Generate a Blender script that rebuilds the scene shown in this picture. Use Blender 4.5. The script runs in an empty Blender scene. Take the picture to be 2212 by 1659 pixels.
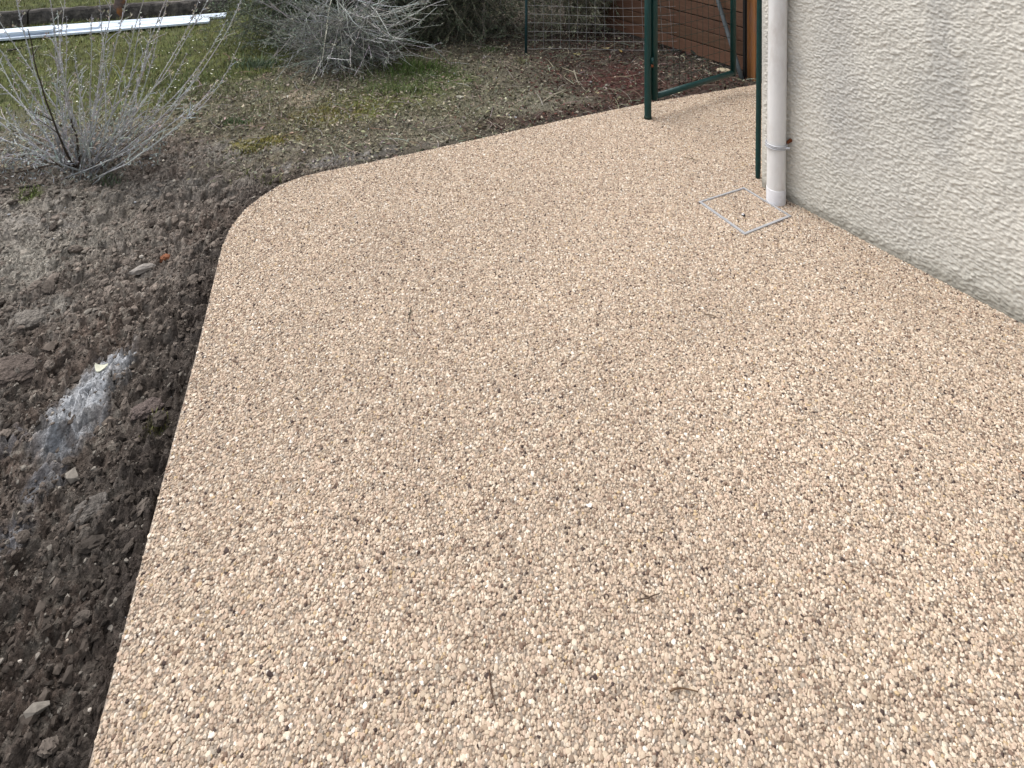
import bpy, math, random
import numpy as np
from mathutils import Vector, Matrix

random.seed(7)
rng = np.random.default_rng(11)
scene = bpy.context.scene
C = scene.collection
R = math.radians

# ------------------------------------------------------------------ camera
CAM_H = 1.6
cam_d = bpy.data.cameras.new("camera")
cam = bpy.data.objects.new("camera", cam_d)
C.objects.link(cam)
cam.location = (0, 0, CAM_H)
cam.rotation_euler = (R(90), 0, 0)          # level, perspective-corrected view: the lens is shifted down
cam_d.sensor_width = 36.0
cam_d.lens = 23.6
cam_d.shift_y = -0.538
cam_d.clip_start = 0.05
cam_d.clip_end = 500
scene.camera = cam
scene.render.resolution_x = 1024
scene.render.resolution_y = 768

# ------------------------------------------------------------------ sky and sun (bright overcast)
world = bpy.data.worlds.new("World")
scene.world = world
world.use_nodes = True
wn = world.node_tree
for n in list(wn.nodes):
    wn.nodes.remove(n)
w_out = wn.nodes.new("ShaderNodeOutputWorld")
w_bg = wn.nodes.new("ShaderNodeBackground")
w_sky = wn.nodes.new("ShaderNodeTexSky")
w_hsv = wn.nodes.new("ShaderNodeHueSaturation")
SUN_EL, SUN_AZ = 62.0, -70.0                 # azimuth measured from +Y (view direction) towards +X
w_sky.sky_type = 'NISHITA'
w_sky.sun_disc = False
w_sky.sun_elevation = R(SUN_EL)
w_sky.sun_rotation = R(SUN_AZ)
w_sky.dust_density = 4.0
w_sky.air_density = 1.0
w_hsv.inputs["Saturation"].default_value = 0.30
wn.links.new(w_sky.outputs[0], w_hsv.inputs["Color"])
wn.links.new(w_hsv.outputs[0], w_bg.inputs["Color"])
w_bg.inputs["Strength"].default_value = 0.15
wn.links.new(w_bg.outputs[0], w_out.inputs["Surface"])

sun_d = bpy.data.lights.new("sun", 'SUN')
sun_d.energy = 0.75
sun_d.angle = R(50)
sun_d.color = (1.0, 0.97, 0.93)
sun = bpy.data.objects.new("sun", sun_d)
C.objects.link(sun)
sdir = Vector((math.sin(R(SUN_AZ)) * math.cos(R(SUN_EL)), math.cos(R(SUN_AZ)) * math.cos(R(SUN_EL)), math.sin(R(SUN_EL))))
sun.rotation_euler = sdir.to_track_quat('Z', 'Y').to_euler()

vs = scene.view_settings
vs.view_transform = 'Standard'
vs.look = 'None'
vs.exposure = 0.98
vs.gamma = 1.0
vs.use_curve_mapping = False

# ------------------------------------------------------------------ helpers
FPX, CX, HY = 1450.0, 1106.0, -360.0


def G(px, py, z=0.0):
    """ground position seen at a place in the photograph, for a surface at height z"""
    k = (CAM_H - z) / (py - HY)
    return np.array([(px - CX) * k, FPX * k, z])


def AT(px, py, Y):
    return np.array([(px - CX) * Y / FPX, Y, CAM_H - (py - HY) * Y / FPX])


def lin(r, g, b):
    def f(c):
        c /= 255.0
        return c / 12.92 if c <= 0.04045 else ((c + 0.055) / 1.055) ** 2.4
    return np.array([f(r), f(g), f(b)])


def hash2(ix, iy, seed):
    n = (ix.astype(np.int64) * 374761393 + iy.astype(np.int64) * 668265263 + seed * 1442695041) & 0x7fffffff
    n = ((n ^ (n >> 13)) * 1274126177) & 0x7fffffff
    n = (n ^ (n >> 16)) & 0x7fffffff
    n = (n * 1103515245 + 12345) & 0x7fffffff
    return ((n >> 8) & 0xffff) / 65535.0


def vnoise(x, y, seed=0):
    xi = np.floor(x); yi = np.floor(y)
    fx = x - xi; fy = y - yi
    fx = fx * fx * fx * (fx * (fx * 6 - 15) + 10); fy = fy * fy * fy * (fy * (fy * 6 - 15) + 10)
    a = hash2(xi, yi, seed); b = hash2(xi + 1, yi, seed)
    c = hash2(xi, yi + 1, seed); d = hash2(xi + 1, yi + 1, seed)
    return (a * (1 - fx) + b * fx) * (1 - fy) + (c * (1 - fx) + d * fx) * fy


def fbm(x, y, seed=0, oct=4, gain=0.5):
    s = 0.0; amp = 1.0; tot = 0.0
    x = np.asarray(x, float); y = np.asarray(y, float)
    for o in range(oct):
        ca, sa = math.cos(0.7 * o + 0.3), math.sin(0.7 * o + 0.3)
        s = s + amp * vnoise((x * ca - y * sa) * 2 ** o + 17.3 * o, (x * sa + y * ca) * 2 ** o + 5.1 * o, seed + o)
        tot += amp
        amp *= gain
    return s / tot


def worley(x, y, seed=0):
    xi = np.floor(x); yi = np.floor(y)
    f1 = np.full(x.shape, 9.0); f2 = np.full(x.shape, 9.0); cid = np.zeros(x.shape)
    for dx in (-1, 0, 1):
        for dy in (-1, 0, 1):
            cx = xi + dx; cy = yi + dy
            px = cx + hash2(cx, cy, seed); py = cy + hash2(cx, cy, seed + 91)
            d = np.hypot(px - x, py - y)
            h = hash2(cx, cy, seed + 47)
            m = d < f1
            f2 = np.where(m, f1, np.minimum(f2, d))
            cid = np.where(m, h, cid)
            f1 = np.where(m, d, f1)
    return f1, f2, cid


def sstep(a, b, x):
    t = np.clip((x - a) / (b - a), 0, 1)
    return t * t * (3 - 2 * t)


class Acc:
    """collects vertices, faces and one colour per vertex"""
    def __init__(self):
        self.v = []; self.q = []; self.t = []; self.c = []; self.n = 0

    def add(self, V, Q=None, T=None, col=(1, 1, 1)):
        V = np.asarray(V, float).reshape(-1, 3)
        self.v.append(V)
        if Q is not None and len(Q): self.q.append(np.asarray(Q, int).reshape(-1, 4) + self.n)
        if T is not None and len(T): self.t.append(np.asarray(T, int).reshape(-1, 3) + self.n)
        col = np.asarray(col, float)
        if col.ndim == 1: col = np.tile(col[:3], (len(V), 1))
        self.c.append(col)
        self.n += len(V)

    def tube(self, P, rad, sides=6, col=(1, 1, 1), caps=True):
        P = np.asarray(P, float)
        n = len(P)
        rad = np.broadcast_to(np.asarray(rad, float), (n,))
        d = np.gradient(P, axis=0)
        d /= np.linalg.norm(d, axis=1)[:, None] + 1e-12
        up = np.array([0, 0, 1.0]) if abs(d[:, 2]).mean() < 0.8 else np.array([1.0, 0.2, 0])
        a = np.cross(d, up); a /= np.linalg.norm(a, axis=1)[:, None] + 1e-12
        b = np.cross(d, a)
        th = np.arange(sides) * 2 * math.pi / sides
        V = P[:, None, :] + rad[:, None, None] * (np.cos(th)[None, :, None] * a[:, None, :] + np.sin(th)[None, :, None] * b[:, None, :])
        V = V.reshape(-1, 3)
        i = np.arange(n - 1)[:, None] * sides; j = np.arange(sides)[None, :]; j2 = (j + 1) % sides
        Q = np.stack([i + j, i + j2, i + sides + j2, i + sides + j], -1).reshape(-1, 4)
        T = []
        if caps:
            V = np.vstack([V, P[:1], P[-1:]])
            c0, c1 = n * sides, n * sides + 1
            for k in range(sides):
                T.append((c0, (k + 1) % sides, k)); T.append((c1, (n - 1) * sides + k, (n - 1) * sides + (k + 1) % sides))
        self.add(V, Q, T, col)

    def box(self, lo, hi, M=None, col=(1, 1, 1)):
        x0, y0, z0 = lo; x1, y1, z1 = hi
        V = np.array([(x0, y0, z0), (x1, y0, z0), (x1, y1, z0), (x0, y1, z0), (x0, y0, z1), (x1, y0, z1), (x1, y1, z1), (x0, y1, z1)], float)
        if M is not None:
            V = V @ M[:3, :3].T + M[:3, 3]
        self.add(V, [(0, 3, 2, 1), (4, 5, 6, 7), (0, 1, 5, 4), (1, 2, 6, 5), (2, 3, 7, 6), (3, 0, 4, 7)], None, col)

    def mesh(self, name, smooth=False):
        me = bpy.data.meshes.new(name)
        V = np.vstack(self.v)
        q = np.vstack(self.q) if self.q else np.zeros((0, 4), int)
        t = np.vstack(self.t) if self.t else np.zeros((0, 3), int)
        me.vertices.add(len(V)); me.vertices.foreach_set("co", V.astype(np.float32).ravel())
        nl = q.size + t.size
        me.loops.add(nl); me.loops.foreach_set("vertex_index", np.concatenate([q.ravel(), t.ravel()]).astype(np.int32))
        npoly = len(q) + len(t)
        me.polygons.add(npoly)
        st = np.concatenate([np.arange(len(q)) * 4, q.size + np.arange(len(t)) * 3]).astype(np.int32)
        me.polygons.foreach_set("loop_start", st)
        col = np.vstack(self.c)
        at = me.color_attributes.new("Col", 'FLOAT_COLOR', 'POINT')
        at.data.foreach_set("color", np.hstack([col, np.ones((len(col), 1))]).astype(np.float32).ravel())
        me.update(); me.validate()
        me.polygons.foreach_set("use_smooth", np.full(len(me.polygons), bool(smooth)))
        return me

    def build(self, name, mat, parent=None, smooth=False, loc=None):
        """one mesh object; with loc the vertices are taken relative to that origin"""
        if loc is not None:
            self.v = [v - np.asarray(loc, float) for v in self.v]
        me = self.mesh(name, smooth)
        me.materials.append(mat)
        o = bpy.data.objects.new(name, me)
        C.objects.link(o)
        if loc is not None: o.location = loc
        if parent is not None:
            o.parent = parent
        return o


def tag(o, label=None, cat=None, group=None, kind=None):
    if label: o["label"] = label
    if cat: o["category"] = cat
    if group: o["group"] = group
    if kind: o["kind"] = kind
    return o


def empty(name, loc, label=None, cat=None, group=None):
    o = bpy.data.objects.new(name, None)
    o.empty_display_size = 0.1
    C.objects.link(o); o.location = loc
    return tag(o, label, cat, group)


def ngon_prism(poly, z0, z1):
    n = len(poly)
    V = [(p[0], p[1], z1) for p in poly] + [(p[0], p[1], z0) for p in poly]
    return V, [tuple(range(n))] + [(i, i + n, (i + 1) % n + n, (i + 1) % n) for i in range(n)]


# ------------------------------------------------------------------ materials
def material(name, color=(0.5, 0.5, 0.5), rough=0.8, var=0.25, nscale=30.0, bump=0.0, bscale=80.0, bdist=0.002,
             attr=False, metal=0.0, spec=0.3, stain=None, stain_scale=4.0, stain_amt=0.0, stretch=(1, 1, 1), detail=6):
    m = bpy.data.materials.new(name)
    m.use_nodes = True
    nt = m.node_tree; N = nt.nodes; L = nt.links
    b = N["Principled BSDF"]
    b.inputs["Roughness"].default_value = rough
    b.inputs["Metallic"].default_value = metal
    b.inputs["Specular IOR Level"].default_value = spec
    tc = N.new("ShaderNodeTexCoord"); mp = N.new("ShaderNodeMapping")
    mp.inputs["Scale"].default_value = stretch
    L.new(tc.outputs["Object"], mp.inputs["Vector"])
    if attr:
        a = N.new("ShaderNodeAttribute"); a.attribute_name = "Col"; src = a.outputs["Color"]
    else:
        rgb = N.new("ShaderNodeRGB"); rgb.outputs[0].default_value = (*color[:3], 1); src = rgb.outputs[0]
    if var > 0:
        no = N.new("ShaderNodeTexNoise"); no.inputs["Scale"].default_value = nscale; no.inputs["Detail"].default_value = detail
        no.inputs["Roughness"].default_value = 0.65
        L.new(mp.outputs[0], no.inputs["Vector"])
        mr = N.new("ShaderNodeMapRange")
        mr.inputs["From Min"].default_value = 0.25; mr.inputs["From Max"].default_value = 0.75
        mr.inputs["To Min"].default_value = 1 - var; mr.inputs["To Max"].default_value = 1 + var
        L.new(no.outputs["Fac"], mr.inputs["Value"])
        vm = N.new("ShaderNodeVectorMath"); vm.operation = 'SCALE'
        L.new(src, vm.inputs[0]); L.new(mr.outputs[0], vm.inputs["Scale"])
        src = vm.outputs[0]
    if stain is not None:
        n2 = N.new("ShaderNodeTexNoise"); n2.inputs["Scale"].default_value = stain_scale; n2.inputs["Detail"].default_value = 8
        n2.inputs["Roughness"].default_value = 0.7
        L.new(mp.outputs[0], n2.inputs["Vector"])
        r2 = N.new("ShaderNodeMapRange"); r2.inputs["From Min"].default_value = 0.48; r2.inputs["From Max"].default_value = 0.68
        r2.inputs["To Max"].default_value = stain_amt
        L.new(n2.outputs["Fac"], r2.inputs["Value"])
        mx = N.new("ShaderNodeMix"); mx.data_type = 'RGBA'
        L.new(r2.outputs[0], mx.inputs["Factor"]); L.new(src, mx.inputs["A"]); mx.inputs["B"].default_value = (*stain, 1)
        src = mx.outputs["Result"]
    L.new(src, b.inputs["Base Color"])
    if bump > 0:
        n3 = N.new("ShaderNodeTexNoise"); n3.inputs["Scale"].default_value = bscale; n3.inputs["Detail"].default_value = 8
        n3.inputs["Roughness"].default_value = 0.6
        L.new(mp.outputs[0], n3.inputs["Vector"])
        bp = N.new("ShaderNodeBump"); bp.inputs["Strength"].default_value = bump; bp.inputs["Distance"].default_value = bdist
        L.new(n3.outputs["Fac"], bp.inputs["Height"]); L.new(bp.outputs[0], b.inputs["Normal"])
    return m


M_ground = material("ground_soil", attr=True, rough=0.95, var=0.75, nscale=95, bump=1.0, bscale=130, bdist=0.010, spec=0.15, detail=10)
M_clod = material("soil_clod", attr=True, rough=0.95, var=0.6, nscale=110, bump=1.0, bscale=150, bdist=0.009, spec=0.15)
M_stone = material("gravel_stone", attr=True, rough=0.7, var=0.15, nscale=300, spec=0.2)
M_resin = material("resin_binder", (0.215, 0.173, 0.134), rough=0.6, var=0.35, nscale=160, bump=0.6, bscale=160, bdist=0.003, spec=0.4)
M_stucco = material("stucco", attr=True, rough=0.95, var=0.10, nscale=160, bump=0.5, bscale=260, bdist=0.0015, spec=0.1)
M_pipe = material("painted_pipe", (0.60, 0.595, 0.585), rough=0.40, var=0.10, nscale=14, stain=(0.44, 0.40, 0.365), stain_scale=9, stain_amt=0.7,
                  stretch=(1, 1, 0.35), bump=0.15, bscale=200, bdist=0.001, spec=0.5)
M_sleeve = material("pipe_sleeve", (0.60, 0.60, 0.62), rough=0.5, var=0.08, nscale=30, stain=(0.42, 0.40, 0.37), stain_scale=20, stain_amt=0.5)
M_zinc = material("galvanised_steel", (0.40, 0.405, 0.42), rough=0.45, var=0.2, nscale=60, metal=0.35, spec=0.5)
M_strut = material("weathered_galvanised", (0.085, 0.10, 0.11), rough=0.7, var=0.25, nscale=30, metal=0.3)
M_green = material("green_painted_steel", (0.002, 0.030, 0.028), rough=0.45, var=0.25, nscale=40, bump=0.12, bscale=90, bdist=0.001,
                   stain=(0.008, 0.045, 0.042), stain_scale=25, stain_amt=0.4, spec=0.35)
M_green_d = material("dark_green_wire", (0.006, 0.022, 0.016), rough=0.5, var=0.2)
M_bluegreen = material("blue_green_post", (0.012, 0.04, 0.045), rough=0.5, var=0.3, nscale=60)
M_wire = material("galvanised_wire", (0.26, 0.26, 0.26), rough=0.55, var=0.2, nscale=40, metal=0.2)
M_black = material("black_steel", (0.008, 0.008, 0.008), rough=0.5, var=0.2)
M_rust = material("rusty_iron", (0.12, 0.035, 0.012), rough=0.85, var=0.5, nscale=60, bump=0.4, bscale=90)
M_plank = material("stained_wood", attr=True, rough=0.75, var=0.16, nscale=3, stretch=(3, 3, 30), bump=0.25, bscale=20, bdist=0.0008,
                   stain=(0.15, 0.092, 0.06), stain_scale=3.5, stain_amt=0.35)
M_woodpost = material("orange_wood_post", (0.26, 0.115, 0.040), rough=0.7, var=0.3, nscale=8, stretch=(8, 8, 1.2), bump=0.3, bscale=20,
                      stain=(0.16, 0.10, 0.10), stain_scale=4, stain_amt=0.8)
M_kerb = material("weathered_kerb", (0.055, 0.050, 0.045), rough=0.95, var=0.8, nscale=22, bump=0.9, bscale=40, bdist=0.01,
                  stain=(0.17, 0.15, 0.13), stain_scale=16, stain_amt=0.8)
M_lichen = material("rusty_lichen_post", (0.10, 0.075, 0.065), rough=0.95, var=0.5, nscale=40, bump=0.5, bscale=60, bdist=0.004,
                    stain=(0.30, 0.105, 0.015), stain_scale=7, stain_amt=1.0)
M_board = material("white_pvc", (0.58, 0.66, 0.76), rough=0.35, var=0.05, nscale=6, stain=(0.44, 0.48, 0.50), stain_scale=8, stain_amt=0.35, spec=0.5)  # blue of the reflected sky put into the white boards' colour
M_boardgap = material("board_groove", (0.10, 0.11, 0.13), rough=0.8, var=0.3)
M_bark = material("shrub_bark", attr=True, rough=0.9, var=0.35, nscale=120, spec=0.2)
M_leaf = material("foliage", attr=True, rough=0.75, var=0.25, nscale=60, spec=0.25)
M_grass = material("grass_blades", attr=True, rough=0.7, var=0.15, nscale=60, spec=0.25)
M_litter = material("leaf_litter", attr=True, rough=0.9, var=0.35, nscale=90, spec=0.15)
M_twig = material("dry_twig", attr=True, rough=0.9, var=0.3, nscale=150, spec=0.2)
M_brick = material("brick_fragment", (0.20, 0.080, 0.040), rough=0.9, var=0.45, nscale=90, bump=0.6, bscale=120, bdist=0.003)
M_rock = material("pale_rock", attr=True, rough=0.85, var=0.25, nscale=70, bump=0.5, bscale=90, bdist=0.003)

M_stone_i = material("gravel_stone_set", attr=True, rough=0.7, var=0.0, spec=0.2)
M_crumb_i = material("soil_crumb_set", attr=True, rough=0.95, var=0.35, nscale=1.5, spec=0.12)
for m_ in (M_stone_i, M_crumb_i):
    next(n for n in m_.node_tree.nodes if n.type == 'ATTRIBUTE').attribute_type = 'INSTANCER'


def instancer(name, pts, scl, rot, col, mat, parent=None, variants=5, rough=0.2, seed=0, sub=1):
    """one object whose vertices each carry a small irregular stone (geometry nodes)"""
    me = bpy.data.meshes.new(name)
    me.vertices.add(len(pts)); me.vertices.foreach_set("co", np.asarray(pts, np.float32).ravel())
    for nm, arr in (("scl", scl), ("rot", rot)):
        at = me.attributes.new(nm, 'FLOAT_VECTOR', 'POINT'); at.data.foreach_set("vector", np.asarray(arr, np.float32).ravel())
    at = me.color_attributes.new("Col", 'FLOAT_COLOR', 'POINT')
    at.data.foreach_set("color", np.hstack([col, np.ones((len(col), 1))]).astype(np.float32).ravel())
    me.materials.append(mat); me.update()
    ng = bpy.data.node_groups.new(name + "_nodes", 'GeometryNodeTree')
    ng.interface.new_socket("Geometry", in_out='INPUT', socket_type='NodeSocketGeometry')
    ng.interface.new_socket("Geometry", in_out='OUTPUT', socket_type='NodeSocketGeometry')
    N, L = ng.nodes, ng.links
    gi = N.new("NodeGroupInput"); go = N.new("NodeGroupOutput")
    jn = N.new("GeometryNodeJoinGeometry")
    for v in range(variants):
        ico = N.new("GeometryNodeMeshIcoSphere"); ico.inputs["Radius"].default_value = 1.0; ico.inputs["Subdivisions"].default_value = sub
        rv = N.new("FunctionNodeRandomValue"); rv.data_type = 'FLOAT_VECTOR'
        rv.inputs["Min"].default_value = (-rough,) * 3; rv.inputs["Max"].default_value = (rough,) * 3; rv.inputs["Seed"].default_value = seed + v
        sp = N.new("GeometryNodeSetPosition"); sh = N.new("GeometryNodeSetShadeSmooth"); sh.inputs["Shade Smooth"].default_value = False
        sm = N.new("GeometryNodeSetMaterial"); sm.inputs["Material"].default_value = mat
        ti = N.new("GeometryNodeGeometryToInstance")
        L.new(ico.outputs["Mesh"], sp.inputs["Geometry"]); L.new(rv.outputs["Value"], sp.inputs["Offset"])
        L.new(sp.outputs[0], sh.inputs["Geometry"]); L.new(sh.outputs[0], sm.inputs["Geometry"]); L.new(sm.outputs[0], ti.inputs[0]); L.new(ti.outputs[0], jn.inputs[0])
    ip = N.new("GeometryNodeInstanceOnPoints"); ip.inputs["Pick Instance"].default_value = True
    ri = N.new("FunctionNodeRandomValue"); ri.data_type = 'INT'
    next(k for k in ri.inputs if k.name == "Min" and k.type == 'INT').default_value = 0
    next(k for k in ri.inputs if k.name == "Max" and k.type == 'INT').default_value = variants - 1
    na = N.new("GeometryNodeInputNamedAttribute"); na.data_type = 'FLOAT_VECTOR'; na.inputs["Name"].default_value = "scl"
    nb = N.new("GeometryNodeInputNamedAttribute"); nb.data_type = 'FLOAT_VECTOR'; nb.inputs["Name"].default_value = "rot"
    L.new(gi.outputs[0], ip.inputs["Points"]); L.new(jn.outputs[0], ip.inputs["Instance"])
    L.new(next(k for k in ri.outputs if k.type == 'INT'), ip.inputs["Instance Index"])
    L.new(na.outputs["Attribute"], ip.inputs["Scale"]); L.new(nb.outputs["Attribute"], ip.inputs["Rotation"])
    L.new(ip.outputs[0], go.inputs[0])
    o = bpy.data.objects.new(name, me); C.objects.link(o)
    if parent is not None: o.parent = parent
    md = o.modifiers.new("stones", 'NODES'); md.node_group = ng
    return o


# ------------------------------------------------------------------ path outline
path_px = [(190, 1659), (270, 1350), (370, 965), (430, 740), (478, 536), (486, 512), (497, 489), (512, 469), (532, 448), (560, 425),
           (590, 405), (622, 389), (660, 377.5), (700, 369), (800, 350), (1000, 307), (1200, 262), (1395, 222.5), (1480, 208), (1630, 183)]
edge = [G(x, y)[:2] for x, y in path_px]
# resample and smooth the outline so that the rounded corner is round
E = np.array(edge)
s = np.concatenate([[0], np.cumsum(np.linalg.norm(np.diff(E, axis=0), axis=1))])
ss = np.arange(0, s[-1], 0.02)
E2 = np.stack([np.interp(ss, s, E[:, k]) for k in (0, 1)], 1)
for _ in range(25):
    E2[1:-1] = 0.25 * E2[:-2] + 0.5 * E2[1:-1] + 0.25 * E2[2:]
start_dir = (E2[4] - E2[0]); start_dir /= np.linalg.norm(start_dir)
end_dir = (E2[-1] - E2[-20]); end_dir /= np.linalg.norm(end_dir)
PATH_EDGE = np.vstack([E2[0] - start_dir * 2.6, E2, E2[-1] + end_dir * 2.0])
W0 = np.array([1.132, 3.04])                    # far corner of the house
WD = np.array([0.534, -0.846])                  # along the wall towards the camera
WN = np.array([-0.846, -0.534])                 # out of the wall
near_right = W0 + WD * 5.2
PATH_POLY = np.vstack([PATH_EDGE, [E2[-1] + end_dir * 2.0 + np.array([0.3, -0.6])], [W0 - WN * 2.2 - WN * 0], [W0 - WN * 0.05 + WD * 0.05], [near_right - WN * 0.05],
                       [[near_right[0] - 1.0, near_right[1] - 0.3]]])


def in_poly(x, y, poly):
    x = np.asarray(x); y = np.asarray(y)
    r = np.zeros(x.shape, bool)
    n = len(poly)
    for i in range(n):
        x0, y0 = poly[i]; x1, y1 = poly[(i + 1) % n]
        if y0 == y1: continue
        c = ((y0 > y) != (y1 > y))
        if not c.any(): continue
        r ^= c & (x < (x1 - x0) * (y - y0) / (y1 - y0) + x0)
    return r


def edge_dist(x, y, line=PATH_EDGE[::2]):
    d = np.full(x.shape, 9e9)
    for i in range(len(line) - 1):
        a = line[i]; b = line[i + 1]; ab = b - a; L2 = ab @ ab
        t = np.clip(((x - a[0]) * ab[0] + (y - a[1]) * ab[1]) / L2, 0, 1)
        d = np.minimum(d, (x - a[0] - t * ab[0]) ** 2 + (y - a[1] - t * ab[1]) ** 2)
    return np.sqrt(d)


# ------------------------------------------------------------------ ground
KA = G(54, 54, -0.03)[:2]; KB = G(490, 26, -0.03)[:2]          # foot of the low kerb
KD = (KB - KA) / np.linalg.norm(KB - KA); KN = np.array([-KD[1], KD[0]])


def blob(x, y, px, py, rx, ry, rot=0.0, soft=0.5, seed=3, nz=0.5, nf=9.0):
    c = G(px, py, -0.03)
    dx = x - c[0]; dy = y - c[1]
    ca, sa = math.cos(rot), math.sin(rot)
    r = np.hypot((dx * ca + dy * sa) / rx, (-dx * sa + dy * ca) / ry)
    r = r + (fbm(x * nf, y * nf, seed) - 0.5) * 2 * nz
    return 1 - sstep(1 - soft, 1 + soft, r)


def zones(x, y):
    """lawn, rough grass/moss, mulch and bare earth weights"""
    n = fbm(x * 2.2, y * 2.2, 21)
    lawn = sstep(0.0, 0.9, (y - 4.15) * 0.9 - (x + 1.55) * 1.3 + (n - 0.5) * 1.6) * sstep(3.3, 4.2, y)
    behind = sstep(0.05, 0.15, (x - KA[0]) * KN[0] + (y - KA[1]) * KN[1])
    lawn = np.maximum(lawn, behind * sstep(-0.6, -1.6, x))
    dirt = sstep(3.75, 3.05, y + 0.10 * (x + 1) + (n - 0.5) * 0.9)
    mulch = sstep(-0.5, 0.6, x + (n - 0.5) * 1.2) * (1 - lawn)
    return lawn, dirt, mulch


def ground_h(x, y, fine=True):
    x = np.asarray(x, float); y = np.asarray(y, float)
    lawn, dirt, mulch = zones(x, y)
    base = -0.048 + 0.012 * sstep(2.5, 5, y)
    z = base + (fbm(x * 1.7, y * 1.7, 5) - 0.5) * 0.05
    if fine:
        z = z + lawn * (fbm(x * 14, y * 14, 8) - 0.5) * 0.012
        wx = fbm(x * 16, y * 16, 3, 3) - 0.5; wy = fbm(x * 16, y * 16, 4, 3) - 0.5
        f1, f2, c1 = worley(x * 11 + wx * 2.2, y * 11 + wy * 2.2, 77)
        g1, g2, c2 = worley(x * 30 + wx * 3.5, y * 30 + wy * 3.5, 79)
        h1, h2, c3 = worley(x * 75 + wx * 5, y * 75 + wy * 5, 83)
        big = c1 ** 2 * sstep(0.0, 0.45, f2 - f1)
        medium = c2 * sstep(0.0, 0.35, g2 - g1)
        small = c3 * sstep(0.0, 0.5, h2 - h1)
        ridge = 1 - np.abs(fbm(x * 26, y * 26, 31, 4, 0.6) - 0.5) * 2
        z = z + dirt * ((fbm(x * 4, y * 4, 41, 3) - 0.5) * 0.055 + big * 0.046 + medium * 0.026 + small * 0.010 + (ridge - 0.75) * 0.015 + (fbm(x * 70, y * 70, 51, 3, 0.7) - 0.5) * 0.016 - 0.022)
        z = z + (1 - dirt) * (1 - lawn) * ((fbm(x * 22, y * 22, 61) - 0.5) * 0.026 + small * 0.010 + medium * 0.005 + (fbm(x * 70, y * 70, 51, 3, 0.7) - 0.5) * 0.010)
    k = (x - KA[0]) * KN[0] + (y - KA[1]) * KN[1]
    z = z + 0.115 * sstep(0.02, 0.10, k) * sstep(-1.2, -2.0, x)
    return z


def axis(segs):
    out = []
    for a, b, st in segs:
        out.append(np.arange(a, b - st * 0.25, st))
    return np.concatenate(out + [[segs[-1][1]]])


gx = axis([(-80, -20, 12), (-20, -6, 2), (-6, -4.4, 0.2), (-4.4, -2.0, 0.020), (-2.0, -0.55, 0.0060), (-0.55, 1.9, 0.021), (1.9, 4, 0.2), (4, 20, 2), (20, 80, 12)])
gy = axis([(-60, -12, 12), (-12, 0, 1.0), (0, 0.9, 0.1), (0.9, 2.9, 0.0060), (2.9, 3.6, 0.009), (3.6, 6.8, 0.021), (6.8, 9, 0.2), (9, 30, 3), (30, 120, 15)])
XX, YY = np.meshgrid(gx, gy)
ZZ = ground_h(XX, YY)
ins = in_poly(XX, YY, PATH_POLY)
near = (np.abs(XX) < 5) & (YY > -1) & (YY < 8)
dE = np.full(XX.shape, 9.0); dE[near] = edge_dist(XX[near], YY[near])
ZZ = np.where(ins, -0.075, ZZ)
cap = -0.020 - 0.012 * (fbm(XX * 6, YY * 6, 88) - 0.4)                     # earth stays just below the path beside it
ZZ = np.where(~ins & (dE < 0.12), np.minimum(ZZ, cap + sstep(0.01, 0.12, dE) * 0.05), ZZ)
# colours of the ground
lawn, dirt, mulch = zones(XX, YY)
n1 = fbm(XX * 3, YY * 3, 101); n2 = fbm(XX * 18, YY * 18, 111); n3 = fbm(XX * 60, YY * 60, 121, 3)


def mix(a, b, w):
    return a * (1 - w[..., None]) + np.asarray(b) * w[..., None]


col = np.zeros(XX.shape + (3,)) + np.array([0.072, 0.060, 0.051])
col = mix(col, [0.105, 0.092, 0.080], sstep(0.45, 0.65, n2))
col = mix(col, [0.060, 0.043, 0.034], sstep(0.5, 0.7, n1) * 0.6)
col = mix(col, [0.15, 0.135, 0.115], sstep(0.56, 0.75, n3) * 0.7)
_, _, ca_ = worley(XX * 30 + (fbm(XX * 16, YY * 16, 3, 3) - 0.5) * 3.5, YY * 30 + (fbm(XX * 16, YY * 16, 4, 3) - 0.5) * 3.5, 79)
_, _, cb_ = worley(XX * 75 + (fbm(XX * 16, YY * 16, 3, 3) - 0.5) * 5, YY * 75 + (fbm(XX * 16, YY * 16, 4, 3) - 0.5) * 5, 83)
col = col * (0.65 + 0.5 * ca_ + 0.55 * (cb_ - 0.3))[..., None]
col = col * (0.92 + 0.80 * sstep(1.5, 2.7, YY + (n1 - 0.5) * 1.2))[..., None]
mid = (1 - dirt) * (1 - lawn)
col = mix(col, mix(np.zeros_like(col) + np.array([0.150, 0.136, 0.096]), [0.080, 0.074, 0.052], sstep(0.42, 0.6, n2)), mid * 0.85)
col = mix(col, mix(np.zeros_like(col) + np.array([0.040, 0.030, 0.026]), [0.075, 0.062, 0.050], sstep(0.45, 0.65, n2)), mid * mulch)
col = mix(col, mix(np.zeros_like(col) + np.array([0.085, 0.095, 0.030]), [0.055, 0.060, 0.022], sstep(0.4, 0.62, n2)), lawn)
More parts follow.
